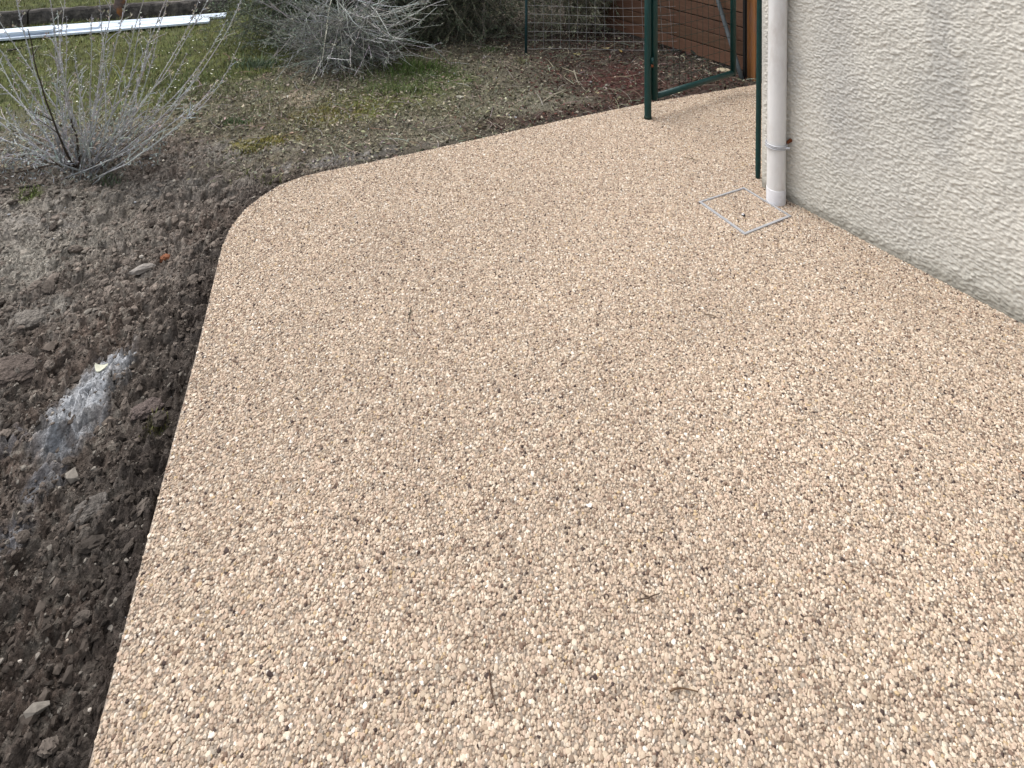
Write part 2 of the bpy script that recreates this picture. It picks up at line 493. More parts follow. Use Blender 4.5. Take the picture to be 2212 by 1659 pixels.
# dry pale crust, cement dust, moss, reddish mulch: marks with shapes of their own
for (px, py, rx, ry, rot, c, a) in [
    (45, 500, 0.42, 0.36, 0.1, (0.25, 0.228, 0.195), 0.8), 
    (60, 470, 0.22, 0.13, 0.1, (0.29, 0.265, 0.235), 0.85), (20, 560, 0.20, 0.14, 0.2, (0.28, 0.26, 0.225), 0.85),
    (180, 430, 0.25, 0.10, 0.1, (0.24, 0.215, 0.18), 0.6), (90, 660, 0.10, 0.06, 0.3, (0.27, 0.25, 0.22), 0.6),
    (330, 395, 0.32, 0.12, 0.1, (0.20, 0.185, 0.165), 0.7), (650, 208, 0.12, 0.10, 0.0, (0.34, 0.28, 0.21), 0.8),
    (480, 320, 0.35, 0.12, 0.1, (0.19, 0.175, 0.155), 0.6), (740, 335, 0.30, 0.05, 0.35, (0.20, 0.19, 0.185), 0.6),
    (200, 805, 0.062, 0.11, -0.25, (0.36, 0.37, 0.385), 1.1), (168, 865, 0.072, 0.12, -0.2, (0.36, 0.37, 0.385), 1.05),
    (135, 940, 0.05, 0.07, -0.2, (0.26, 0.27, 0.285), 0.75), (262, 752, 0.045, 0.02, 0.4, (0.31, 0.32, 0.34), 0.9),
    (95, 1020, 0.04, 0.05, 0, (0.17, 0.175, 0.19), 0.5), (15, 1150, 0.04, 0.06, 0.2, (0.16, 0.165, 0.18), 0.5), (20, 930, 0.04, 0.04, 0.2, (0.15, 0.15, 0.16), 0.4),
    (580, 300, 0.16, 0.06, 0.2, (0.17, 0.15, 0.035), 0.8), (740, 240, 0.26, 0.14, 0.1, (0.17, 0.15, 0.045), 0.75), (800, 225, 0.2, 0.2, 0.1, (0.10, 0.12, 0.035), 0.6),
    (900, 170, 0.35, 0.25, 0.2, (0.075, 0.10, 0.03), 0.75), (860, 215, 0.3, 0.16, 0.1, (0.11, 0.12, 0.04), 0.6), (340, 905, 0.03, 0.03, 0, (0.10, 0.10, 0.03), 0.8),
    (1340, 170, 0.30, 0.25, 0.2, (0.070, 0.030, 0.026), 0.85), (1230, 235, 0.5, 0.07, 0.35, (0.060, 0.032, 0.027), 0.8), (1480, 190, 0.5, 0.10, 0.35, (0.05, 0.025, 0.02), 0.7),
    (1130, 215, 0.35, 0.18, 0.1, (0.16, 0.15, 0.115), 0.7), (1000, 235, 0.30, 0.15, 0.1, (0.14, 0.135, 0.09), 0.6), (60, 420, 0.05, 0.04, 0, (0.09, 0.11, 0.03), 0.7)]:
    w = blob(XX, YY, px, py, rx, ry, rot, 0.45, seed=int(px + py) % 97, nz=0.55, nf=11) * a
    w = w * (0.55 + 0.75 * sstep(0.35, 0.6, fbm(XX * 34, YY * 34, int(px) % 89)))
    col = mix(col, c, np.clip(w, 0, 1))
# shade beside the slab, painted into the earth colour along the path edge
edge_shade = (1 - sstep(0.02, 0.20, dE + (n1 - 0.5) * 0.2)) * 0.75
col = mix(col, [0.045, 0.036, 0.031], edge_shade)
H, W = XX.shape
V = np.stack([XX, YY, ZZ], -1).reshape(-1, 3)
i = (np.arange(H - 1)[:, None] * W + np.arange(W - 1)[None, :])
Q = np.stack([i, i + 1, i + W + 1, i + W], -1).reshape(-1, 4)
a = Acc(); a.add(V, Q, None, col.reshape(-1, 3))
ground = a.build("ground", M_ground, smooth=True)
tag(ground, kind="structure")


def gz(x, y):
    return float(ground_h(np.array([x]), np.array([y]))[0])


def ground_z(x, y):
    """height of the built sheet (the cap beside the path included)"""
    x = np.asarray(x, float); y = np.asarray(y, float)
    z = ground_h(x, y)
    d = edge_dist(x, y)
    cp = -0.020 - 0.012 * (fbm(x * 6, y * 6, 88) - 0.4)
    return np.where(d < 0.12, np.minimum(z, cp + sstep(0.01, 0.12, d) * 0.05), z)


# ------------------------------------------------------------------ path: slab and its stones
sl = Acc()
V, F = ngon_prism(PATH_POLY[::-1], -0.09, -0.0035)
me = bpy.data.meshes.new("path"); me.from_pydata([tuple(v) for v in V], [], F); me.materials.append(M_resin); me.update()
path = bpy.data.objects.new("path", me); C.objects.link(path); tag(path, kind="structure")

LID = [G(1607, 406)[:2], G(1509, 437)[:2], G(1609, 508)[:2], G(1710, 468)[:2]]
LID = np.array(LID)
LC = LID.mean(0)
PAL = np.array([lin(221, 208, 188), lin(202, 184, 161), lin(197, 175, 154), lin(180, 162, 141), lin(158, 138, 117), lin(194, 169, 128),
                lin(154, 145, 132), lin(120, 101, 85), lin(70, 61, 55), lin(238, 232, 220), lin(170, 134, 108)])
PW = np.array([0.18, 0.23, 0.21, 0.15, 0.11, 0.018, 0.05, 0.05, 0.022, 0.032, 0.002]); PW /= PW.sum()
SP = 0.0057
sx = np.arange(-1.7, 3.2, SP); sy = np.arange(0.95, 4.8, SP * 0.9)
SX, SY = np.meshgrid(sx, sy)
SX = SX + (np.arange(len(sy))[:, None] % 2) * SP * 0.5
SX = (SX + rng.uniform(-0.42, 0.42, SX.shape) * SP).ravel(); SY = (SY + rng.uniform(-0.42, 0.42, SY.shape) * SP).ravel()
# only where the slab can be seen from the camera's side of the house
keep = in_poly(SX, SY, PATH_POLY) & (edge_dist(SX, SY) > 0.002)
toW = (SX - W0[0]) * WN[0] + (SY - W0[1]) * WN[1]
keep &= (toW > -0.002) | (((SX - W0[0]) * WD[0] + (SY - W0[1]) * WD[1] < 0) & (SX < 2.4))
keep &= np.abs(SX) < 0.80 * SY + 0.30
SX = SX[keep]; SY = SY[keep]
NS = len(SX)
size = np.clip(rng.lognormal(math.log(0.0035), 0.24, NS), 0.0022, 0.0068)     # radius
asp = rng.uniform(0.62, 1.0, NS)
ang = rng.uniform(0, math.pi, NS)
hgt = 0.0030 + size * rng.uniform(0.15, 0.45, NS)
lift = rng.normal(0, 0.0006, NS)
ci = rng.choice(len(PAL), NS, p=PW)
patch = fbm(SX * 2.5, SY * 2.5, 301) - 0.5
pcol = PAL[ci] * (1 + rng.normal(0, 0.08, NS))[:, None] * (1 + patch * 0.22)[:, None] * 0.80
pm = pcol.mean(0); pcol = pm * np.array([1.035, 1.02, 1.03]) + np.where((ci == 8) | (ci == 7), 1.0, 0.76)[:, None] * (pcol - pm)
pcol = np.clip(pcol, 0.02, 0.75)
inlid = in_poly(SX, SY, LID)


def stones(name, idx, parent, dx=0.0, dy=0.0, dz=0.0):
    n = len(idx)
    P = np.stack([SX[idx] - dx, SY[idx] - dy, -0.0034 + lift[idx] + dz], 1)
    hz = 0.0026 + size[idx] * rng.uniform(0.05, 0.30, n)
    S = np.stack([size[idx] * 1.06, size[idx] * asp[idx] * 1.06, hz], 1)
    Rt = np.stack([rng.normal(0, 0.13, n), rng.normal(0, 0.13, n), ang[idx]], 1)
    return tag(instancer(name, P, S, Rt, pcol[idx], M_stone_i, parent, 6, 0.20, 3), kind="stuff")


# the 300 stones that show largest: nearest rows inside the picture, big ones first
vis = (SY > 1.155) & (SY < 1.36) & (np.abs(SX) < 0.70 * SY) & (SX > -0.62)
cand = np.nonzero(vis)[0]
cand = cand[np.argsort(-size[cand] / SY[cand])][:300]
ci[cand] = np.where(ci[cand] == 8, 1, ci[cand])
big = np.zeros(NS, bool); big[cand] = True
rest = ~big
gravel = stones("gravel", np.nonzero(rest & ~inlid)[0], path)
# shared meshes for the singly built stones: shape x colour
shp = {}
for q in range(300):
    ii = cand[q]
    key = (q % 5, int(ci[ii]))
    if key not in shp:
        m = Acc()
        k = 7
        rr = rng.uniform(0.8, 1.15, k); th = np.arange(k) * 2 * math.pi / k
        ring0 = np.stack([np.cos(th) * rr, np.sin(th) * rr, np.full(k, -0.2)], 1)
        ring1 = np.stack([np.cos(th) * rr * 0.92, np.sin(th) * rr * 0.92, rng.uniform(0.55, 0.68, k)], 1)
        ring2 = np.stack([np.cos(th) * rr * 0.55, np.sin(th) * rr * 0.55, rng.uniform(0.78, 0.84, k)], 1)
        j = np.arange(k); j2 = (j + 1) % k
        m.add(np.vstack([ring0, ring1, ring2, [[0, 0, 0.82]]]), np.vstack([np.stack([j, j2, k + j2, k + j], 1), np.stack([k + j, k + j2, 2 * k + j2, 2 * k + j], 1)]),
              np.stack([2 * k + j, 2 * k + j2, np.full(k, 3 * k)], 1), np.clip(pm + 0.78 * (PAL[ci[ii]] * 0.80 - pm), 0.02, 0.75))
        shp[key] = m.mesh("stone"); shp[key].materials.append(M_stone)
    o = bpy.data.objects.new("stone", shp[key]); C.objects.link(o); o.parent = path
    o.location = (SX[ii], SY[ii], -0.0040)
    o.rotation_euler = (0, 0, ang[ii]); o.scale = (size[ii] * 1.05, size[ii] * 1.05 * asp[ii], 0.0046)

# ------------------------------------------------------------------ house wall
house = empty("house_wall", (W0[0], W0[1], 0), "rough cream roughcast house wall rising beside the gravel path", "wall")
us = axis([(0, 1.25, 0.0031), (1.25, 2.0, 0.02), (2.0, 5.2, 0.2)]); vv = axis([(-0.06, 1.12, 0.0031), (1.12, 1.5, 0.02), (1.5, 5.0, 0.25)])  # wall carried up out of view so that it blocks more sky
UU, VV = np.meshgrid(us, vv)


def droops(u, v, seed):
    """sagging dabs of roughcast: rounded above, cut off sharply below"""
    xi = np.floor(u); yi = np.floor(v); best = np.zeros(u.shape)
    for dx in (-1, 0, 1):
        for dy in (-1, 0, 1):
            cx_ = xi + dx; cy_ = yi + dy
            px_ = cx_ + hash2(cx_, cy_, seed); py_ = cy_ + hash2(cx_, cy_, seed + 31); am = hash2(cx_, cy_, seed + 67)
            ddx = (u - px_) / (0.55 + 0.5 * am); ddy = v - py_
            ddy = np.where(ddy < 0, ddy * 2.6, ddy * 0.95)
            best = np.maximum(best, np.clip(1 - np.hypot(ddx, ddy), 0, 1) ** 0.75 * (0.25 + 0.75 * am))
    return best


wu = (fbm(UU * 22, VV * 22, 402, 3) - 0.5) * 1.6; wv = (fbm(UU * 22, VV * 22, 403, 3) - 0.5) * 1.6
D = droops(UU * 72 + wu, VV * 96 + wv, 401) * 0.0048 * (0.4 + 1.2 * fbm(UU * 14, VV * 14, 407, 3)) + droops(UU * 120 + wu, VV * 140 + wv, 411) * 0.0042 + (fbm(UU * 110, VV * 110, 421, 3, 0.75) - 0.5) * 0.0055
D = D + (fbm(UU * 6, VV * 6, 431, 3) - 0.5) * 0.006 - 0.004
D = np.where(VV < 0, D * 0.3, D)
D *= sstep(0.0, 0.02, UU)
X = W0[0] + WD[0] * UU + WN[0] * D; Y = W0[1] + WD[1] * UU + WN[1] * D
cl = np.zeros(UU.shape + (3,)) + np.array([0.545, 0.522, 0.468])
cl = mix(cl, [0.455, 0.44, 0.40], sstep(0.45, 0.7, fbm(UU * 2.4 + 5, VV * 1.5, 441)) * 0.8)
cl = mix(cl, [0.36, 0.35, 0.33], blob(UU * 0 + 0, VV, CX, 0, 1, 1) * 0)
st = np.exp(-((UU - 0.40 + 0.06 * VV) / 0.10) ** 2) * sstep(0.1, 0.5, VV) * (0.4 + 0.6 * fbm(UU * 9, VV * 5, 446))
cl = mix(cl, [0.38, 0.37, 0.35], np.clip(st * 1.3, 0, 1) * 0.7)
st2 = sstep(0.55, 0.72, fbm(UU * 5 + 2, VV * 2.2, 447, 4)) * sstep(0.2, 0.6, VV)
cl = mix(cl, [0.40, 0.39, 0.365], st2 * 0.6)
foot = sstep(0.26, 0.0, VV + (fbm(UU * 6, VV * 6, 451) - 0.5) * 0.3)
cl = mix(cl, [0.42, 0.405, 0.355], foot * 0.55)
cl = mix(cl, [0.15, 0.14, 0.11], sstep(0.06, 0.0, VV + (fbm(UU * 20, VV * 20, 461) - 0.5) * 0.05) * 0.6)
H, W = UU.shape
i = (np.arange(H - 1)[:, None] * W + np.arange(W - 1)[None, :])
Q = np.stack([i, i + 1, i + W + 1, i + W], -1).reshape(-1, 4)
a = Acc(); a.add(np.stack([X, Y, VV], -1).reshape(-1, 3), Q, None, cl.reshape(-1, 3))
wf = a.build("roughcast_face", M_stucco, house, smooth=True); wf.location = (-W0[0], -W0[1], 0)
a = Acc()   # return wall and body behind the face
c0 = W0 - WN * 0.012 * 0; pts = [W0 - WN * 0.02 + WD * 0.0, W0 + WD * 5.2 - WN * 0.02, W0 + WD * 5.2 - WN * 4.0, W0 - WN * 4.0]
V = [(p[0], p[1], -0.1) for p in pts] + [(p[0], p[1], 5.0) for p in pts]
a.add(V, [(0, 1, 5, 4), (1, 2, 6, 5), (2, 3, 7, 6), (3, 0, 4, 7), (4, 5, 6, 7)], None, (0.48, 0.46, 0.42))
wb = a.build("wall_body", M_stucco, house); wb.location = (-W0[0], -W0[1], 0)
a = Acc(); M = np.eye(4); M[:2, 0] = WD; M[:2, 1] = WN
a.box((-0.35, -4.2, 5.002), (5.6, 0.45, 5.14), M); a.build("added_eaves", M_kerb, house)  # eaves out of view, added to block sky and darken the path


def wall_pt(u, out, z):
    p = W0 + WD * u + WN * out
    return np.array([p[0], p[1], z])


# ------------------------------------------------------------------ downpipe
pc = G(1676, 434.5)
pr = 0.0405
dp = empty("downpipe", (pc[0], pc[1], 0), "white round downpipe standing at the foot of the cream house wall", "pipe")
lean = np.array([0.010, 0.0, 1.0])


def P_at(z):
    return np.array([lean[0] * z, 0, z])


a = Acc(); zs = np.linspace(0.05, 4.9, 40); a.tube([P_at(z) for z in zs], pr - 0.0015, 28, caps=False)
a.build("pipe", M_pipe, dp, True)
a = Acc(); a.tube([P_at(-0.012), P_at(0.0), P_at(0.058), P_at(0.0605), P_at(0.0607)], [pr, pr, pr, pr - 0.0006, pr - 0.004], 28)
a.build("sleeve", M_sleeve, dp, True)
zc = CAM_H - (312 - HY) * pc[1] / FPX
br = empty("unused", (0, 0, 0)); bpy.data.objects.remove(br)
a = Acc()
for dz in (-0.0065, 0.0065):
    P = [P_at(zc + dz) + np.array([math.cos(t) * (pr + 0.0025), math.sin(t) * (pr + 0.0025), 0]) for t in np.linspace(0, 2 * math.pi, 33)]
    a.tube(P, 0.0034, 8, caps=False)
P = [P_at(zc + dz) + np.array([math.cos(t) * (pr + 0.001), math.sin(t) * (pr + 0.001), 0]) for t in np.linspace(0, 2 * math.pi, 33) for dz in (0,)]
a.tube(P, [0.0045] * 33, 6, caps=False)
clamp = a.build("clamp", M_zinc, dp, True)
a = Acc()
q = P_at(zc) + np.array([0.030, -0.036, 0.0])
a.tube([q + np.array([-0.009, 0.003, 0]), q + np.array([0.012, -0.004, 0])], 0.0055, 6)
a.build("bolt", M_zinc, clamp)
a = Acc()
toWall = -np.array([WN[0], WN[1], 0])
e0 = P_at(zc + 0.008) + np.array([0.036, -0.012, 0.0])
a.tube([e0, e0 + toWall * 0.02 + np.array([0.006, -0.004, 0.012]), e0 + toWall * 0.045 + np.array([0.008, -0.006, 0.004])], [0.006, 0.008, 0.006], 7)
a.build("wall_hook", M_rust, dp, True)

# ------------------------------------------------------------------ access cover (gravel-filled tray in a steel frame)
cov = empty("access_cover", (LC[0], LC[1], 0), "square access cover with thin grey steel frame set into the path", "access cover")
fw = [0.0068, 0.0115, 0.0095, 0.0068]
for k in range(4):
    p0 = LID[k]; p1 = LID[(k + 1) % 4]
    d = (p1 - p0); L = np.linalg.norm(d); d /= L; n = np.array([-d[1], d[0]])
    if (LC - p0) @ n < 0: n = -n
    a = Acc()
    M = np.eye(4); M[:2, 0] = d; M[:2, 1] = n; M[:2, 3] = p0 - LC
    wd = fw[k]
    V = np.array([(0, 0, -0.02), (L, 0, -0.02), (L - wd, wd, -0.02), (wd, wd, -0.02), (0, 0, 0.0030), (L, 0, 0.0030), (L - wd, wd, 0.0030), (wd, wd, 0.0030)])
    V = V @ M[:3, :3].T + M[:3, 3]
    a.add(V, [(0, 3, 2, 1), (4, 5, 6, 7), (0, 1, 5, 4), (1, 2, 6, 5), (2, 3, 7, 6), (3, 0, 4, 7)])
    a.build("frame_bar", M_zinc, cov)
li = np.nonzero(rest & inlid)[0]
stones("gravel_infill", li, cov, LC[0], LC[1], -0.0004)
a = Acc(); kp = G(1606, 465)[:2] - LC
a.tube([(kp[0], kp[1], -0.004), (kp[0], kp[1], 0.0022)], 0.008, 12, (1, 1, 1))
a.build("lifting_socket", M_black, cov)
a = Acc(); a.tube([(kp[0] - 0.003, kp[1], 0.001), (kp[0] - 0.003, kp[1], 0.0040)], 0.0048, 10)
a.build("lifting_stud", M_sleeve, cov)

# ------------------------------------------------------------------ green gate, its post and the slim wall post
gp = G(1399.6, 255.5)
post = empty("gate_post", (gp[0], gp[1], 0), "thick dark green round steel gate post standing on the path", "post")
a = Acc(); a.tube([(0, 0, -0.02), (0, 0, 0.0), (0, 0, 0.5), (0.002, 0, 1.35)], 0.0195, 20, caps=True)
a.build("tube", M_green, post, True)
a = Acc(); a.tube([(0.002, 0, 1.35), (0.002, 0, 1.362), (0.002, 0, 1.372)], [0.0205, 0.0205, 0.010], 20); a.build("cap", M_green_d, post)
a = Acc(); a.tube([(0, 0, -0.004), (0, 0, 0.010), (0, 0, 0.014)], [0.0225, 0.0215, 0.0200], 16); a.build("foot_collar", M_green_d, post, True)
ga = np.array([0.802, 3.778]); gb = np.array([1.368, 4.150])
gd = (gb - ga); GL = np.linalg.norm(gd); gd /= GL
gate = empty("garden_gate", (ga[0], ga[1], 0), "dark green tubular steel gate standing open with wire mesh panel", "gate")


def GP(u, z, off=0.0):
    return (gd[0] * u - gd[1] * off, gd[1] * u + gd[0] * off, z)


ZB, ZT = 0.118, 1.28
a = Acc(); a.tube([GP(0, ZB - 0.017), GP(0, ZT)], 0.018, 18); a.build("stile", M_green, gate, True)
a = Acc(); a.tube([GP(GL, ZB - 0.017), GP(GL, ZT)], 0.017, 18); a.build("stile", M_green, gate, True)
a = Acc(); a.tube([GP(0.0, ZB), GP(GL, ZB)], 0.0165, 18); a.build("bottom_rail", M_green, gate, True)
a = Acc(); a.tube([GP(0.0, ZT), GP(GL, ZT)], 0.0165, 18); a.build("top_rail", M_green, gate, True)
a = Acc()
for u in np.arange(0.05, GL - 0.02, 0.05):
    a.tube([GP(u, ZB), GP(u + 0.001, ZT)], 0.0012, 5, caps=False)
for z in np.arange(ZB + 0.075, ZT, 0.075):
    a.tube([GP(0.0, z, 0.0025), GP(GL * 0.5, z - 0.002, 0.0025), GP(GL, z, 0.0025)], 0.0012, 5, caps=False)
tag(a.build("wire_mesh", M_green_d, gate), kind="stuff")
for zh in (0.322, 1.05):
    a = Acc(); hx, hy = (gp[:2] - ga) * 0.5
    a.tube([(hx + 0.004, hy - 0.018, zh - 0.018), (hx + 0.004, hy - 0.018, zh + 0.022)], 0.0085, 10)
    h = a.build("hinge", M_green, gate, True)
    a = Acc(); a.tube([(hx - 0.006, hy - 0.024, zh - 0.022), (hx + 0.006, hy - 0.024, zh - 0.022)], 0.008, 6); a.build("hinge_nut", M_rust, h)
wp = G(1637, 384)
a = Acc(); a.tube([(0, 0, -0.01), (0, 0, 0.01), (0.001, 0, 0.04), (0.008, 0, 0.8), (0.012, 0, 1.35)], [0.0095, 0.0105, 0.0122, 0.0122, 0.0122], 16)
o = a.build("wall_post", M_green, None, True); o.location = (wp[0], wp[1], 0)
tag(o, "slim dark green steel post at the house corner beside the downpipe", "post")

# ------------------------------------------------------------------ wooden fence behind the gate
FA = np.array([1.600, 4.470]); FB = np.array([0.500, 5.90]); FD = (FB - FA) / np.linalg.norm(FB - FA); FL = np.linalg.norm(FB - FA)
FN = np.array([-FD[1], FD[0]])
if FN @ FA > 0: FN = -FN
fence = empty("wooden_fence", (FA[0], FA[1], 0), "brown stained horizontal plank fence behind the green gate", "fence")
pw = 0.096
for k in range(16):
    a = Acc()
    z0 = 0.005 + k * pw; jz = random.uniform(-0.0015, 0.0015); jo = random.uniform(-0.002, 0.002)
    jo *= 0.4
    prof = [(0.010 + jo, z0 + 0.0036), (0.012 + jo, z0 + 0.0052), (0.012 + jo, z0 + pw - 0.0052), (0.010 + jo, z0 + pw - 0.0036), (-0.012, z0 + pw - 0.0036), (-0.012, z0 + 0.0036)]
    n = len(prof); V = []
    for u in (0.04, FL):
        V += [(FD[0] * u + FN[0] * o_, FD[1] * u + FN[1] * o_, z_ + jz) for o_, z_ in prof]
    Qs = [(j, (j + 1) % n, n + (j + 1) % n, n + j) for j in range(n)]
    T = [(0, j + 1, j) for j in range(1, n - 1)] + [(n, n + j, n + j + 1) for j in range(1, n - 1)]
    a.add(V, Qs, T, np.array([0.094, 0.048, 0.028]) * random.uniform(0.78, 1.15) * np.array([1, random.uniform(0.95, 1.08), 1]))
    a.build("plank", M_plank, fence)
a = Acc(); M = np.eye(4); M[:2, 0] = FD; M[:2, 1] = FN
a.box((0.06, -0.0145, 0.0), (FL - 0.02, -0.0130, 1.54), M); a.build("backing", M_black, fence)
a = Acc()
M = np.eye(4); M[:2, 0] = FD; M[:2, 1] = FN
a.box((-0.045, -0.04, -0.08), (0.035, 0.04, 1.62), M); a.build("post", M_woodpost, fence)
a = Acc(); a.box((FL - 0.05, -0.085, -0.08), (FL + 0.04, -0.016, 1.62), M); a.build("post", M_woodpost, fence)
a = Acc(); a.box((FL * 0.5 - 0.045, -0.09, -0.08), (FL * 0.5 + 0.045, -0.0155, 1.62), M); a.build("post", M_woodpost, fence)
b0 = AT(1609, 160, 4.44)
a = Acc(); a.box((-0.009, -0.009, -0.06), (0.009, 0.009, 1.5)); a.box((-0.002, -0.018, -0.06), (0.002, -0.0095, 1.5))
o = a.build("steel_post", M_black); o.location = (b0[0], b0[1], 0); o.rotation_euler = (0, 0, 0.5)
tag(o, "thin black steel upright in front of the orange wooden fence post", "post")
s0 = np.array([1.523, 4.407, -0.06]); s1 = np.array([1.313, 4.815, 0.94])
a = Acc(); P = [s0 + (s1 - s0) * t for t in np.linspace(0, 1, 8)]
a.tube(np.array(P) - s0, 0.0145, 10)
o = a.build("brace_tube", M_strut, None, True); o.location = s0
tag(o, "slanting grey galvanised brace leaning behind the open green gate", "brace")

# ------------------------------------------------------------------ sagging wire fence
mp0 = G(1137, 117, -0.03)
wf_ = empty("wire_fence", (mp0[0], mp0[1], gz(mp0[0], mp0[1])), "sagging galvanised square mesh fence on a thin blue green post", "fence")
a = Acc(); a.tube([(-0.004, 0, -0.05), (0.0, 0, 0.3), (0.0, 0, 1.2)], 0.0095, 10); a.build("post", M_bluegreen, wf_, True)
a = Acc()
cell = 0.064; WL = 1.12


def mesh_pt(u, z):
    t = u / WL
    sag = -0.030 * math.sin(math.pi * min(max(t, 0), 1)) * (z + 0.2)
    push = 0.10 * max(0, t - 0.45) ** 1.2 * (0.9 - z)
    return (u + push * 1.6 - 0.012 * z, 0.01 + 0.05 * math.sin(5 * u + 2 * z) * 0.4, 0.03 + z + sag)


for u in np.arange(0.0, WL, cell):
    a.tube([mesh_pt(u, z) for z in np.linspace(0, 1.08, 12)], 0.0011, 4, caps=False)
for z in np.arange(0.0, 1.09, cell):
    a.tube([mesh_pt(u, z) for u in np.linspace(-0.01, WL, 18)], 0.0011, 4, caps=False)
tag(a.build("wire_mesh", M_wire, wf_), kind="stuff")

# ------------------------------------------------------------------ kerb, rusty post, white boards on the lawn
KL = 3.4
kerb = empty("lawn_kerb", (KA[0], KA[1], -0.03), "low dark weathered stone kerb along the edge of the upper lawn", "kerb")
u0 = -1.6
kang = math.atan2(KD[1], KD[0])
kerb.rotation_euler = (0, 0, kang)
Kl = np.linalg.norm(KB - KA)
ends = [-1.9, -0.95, 0.02, 0.74, Kl]
for k in range(4):
    a = Acc()
    x0, x1 = ends[k] + 0.006, ends[k + 1] - 0.006
    nx = 26
    prof = [(0.0, -0.05), (0.0, 0.05), (0.004, 0.10), (0.014, 0.116), (0.05, 0.119), (0.075, 0.112), (0.085, -0.05)]
    V = []; np_ = len(prof)
    for t in np.linspace(0, 1, nx):
        x = x0 + (x1 - x0) * t
        for (o_, z_) in prof:
            nn = float(fbm(np.array([x * 14 + k]), np.array([z_ * 30 + o_ * 20]), 500)[0] - 0.5)
            V.append((x, o_ + nn * 0.022, z_ + nn * 0.020))
    Qs = [(i * np_ + j, i * np_ + j + 1, (i + 1) * np_ + j + 1, (i + 1) * np_ + j) for i in range(nx - 1) for j in range(np_ - 1)]
    T = [(0, j + 1, j) for j in range(1, np_ - 1)] + [((nx - 1) * np_, (nx - 1) * np_ + j, (nx - 1) * np_ + j + 1) for j in range(1, np_ - 1)]
    a.add(V, Qs, T)
    a.build("kerb_stone", M_kerb, kerb)
rp = G(258, 39, -0.03)
a = Acc()
V = []
for z in np.linspace(-0.10, 0.5, 14):
    for t in range(8):
        th = t * math.pi / 4
        r = 0.040 * (1 + 0.25 * random.uniform(-1, 1)) * (1.25 if z < 0.12 else 1.0)
        V.append((r * math.cos(th), r * math.sin(th) * 0.8, z))
Qs = [(i * 8 + j, i * 8 + (j + 1) % 8, (i + 1) * 8 + (j + 1) % 8, (i + 1) * 8 + j) for i in range(13) for j in range(8)]
a.add(V, Qs, [(104, 104 + j, 104 + j + 1) for j in range(1, 7)])
o = a.build("old_post", M_lichen, None, True); o.location = (rp[0], rp[1], 0.03)
tag(o, "old brown post with orange rust patches against the dark kerb", "post")

# boards: (near end px, far end px), stacked slightly askew
def board(pa, pb, width, z, label, thick=0.016):
    A = G(*pa, z + thick)[:2]; B = G(*pb, z + thick)[:2]
    d = (B - A) / np.linalg.norm(B - A); A = A - d * 0.9; L = np.linalg.norm(B - A)
    t = empty("white_board", (A[0], A[1], z), label, "board", "white boards stacked on the lawn")
    t.rotation_euler = (0, 0, math.atan2(d[1], d[0]))
    wd = width
    a = Acc(); a.box((0, 0, 0), (L, wd * 0.46, thick)); a.build("slat", M_board, t)
    a = Acc(); a.box((0.004, wd * 0.46 + 0.0005, 0.0), (L - 0.004, wd * 0.54 - 0.0005, thick * 0.45)); a.build("groove", M_boardgap, t)
    a = Acc(); a.box((0, wd * 0.54, 0), (L, wd, thick)); a.build("slat", M_board, t)
    return t


zb = -0.018
board((30, 82), (452, 46.5), 0.155, zb, "long white board nearest the shrub, bottom layer with cut end short of the others")
board((30, 70), (487, 35.5), 0.13, zb + 0.001, "long white board lying beside the kerb, reaching farthest towards the bushes")
board((-60, 82), (212, 58), 0.13, zb + 0.0172, "short white board on top of the pile ending halfway along")
board((-60, 77), (112, 64), 0.10, zb + 0.0345, "uppermost white board at the left edge of the picture")

# ------------------------------------------------------------------ lumps of earth, pebbles
ICO_V = []; t_ = (1 + 5 ** 0.5) / 2
for v in [(-1, t_, 0), (1, t_, 0), (-1, -t_, 0), (1, -t_, 0), (0, -1, t_), (0, 1, t_), (0, -1, -t_), (0, 1, -t_), (t_, 0, -1), (t_, 0, 1), (-t_, 0, -1), (-t_, 0, 1)]:
    ICO_V.append(np.array(v) / math.sqrt(1 + t_ * t_))
ICO_V = np.array(ICO_V)
ICO_F = np.array([(0, 11, 5), (0, 5, 1), (0, 1, 7), (0, 7, 10), (0, 10, 11), (1, 5, 9), (5, 11, 4), (11, 10, 2), (10, 7, 6), (7, 1, 8), (3, 9, 4), (3, 4, 2), (3, 2, 6), (3, 6, 8),
                  (3, 8, 9), (4, 9, 5), (2, 4, 11), (6, 2, 10), (8, 6, 7), (9, 8, 1)])


def subdiv(Vs, Fs):
    V = [tuple(v) for v in Vs]; cache = {}; F = []

    def midp(a, b):
        k = (min(a, b), max(a, b))
        if k not in cache:
            m = (np.array(V[a]) + np.array(V[b])) / 2; m /= np.linalg.norm(m); V.append(tuple(m)); cache[k] = len(V) - 1
        return cache[k]
    for a_, b_, c_ in Fs:
        ab, bc, ca = midp(a_, b_), midp(b_, c_), midp(c_, a_)
        F += [(a_, ab, ca), (b_, bc, ab), (c_, ca, bc), (ab, bc, ca)]
    return np.array(V), np.array(F)


I1V, I1F = subdiv(ICO_V, ICO_F)
I2V, I2F = subdiv(I1V, I1F)
I3V, I3F = subdiv(I2V, I2F)
I4V, I4F = subdiv(I3V, I3F)


def tri3(P, seed, s0, oc, gain=0.5):
    o_ = seed * 3.71
    return (fbm(P[:, 0] + o_, P[:, 1], s0, oc, gain) + fbm(P[:, 1] + o_, P[:, 2], s0 + 7, oc, gain) + fbm(P[:, 2] + o_, P[:, 0], s0 + 13, oc, gain)) / 3


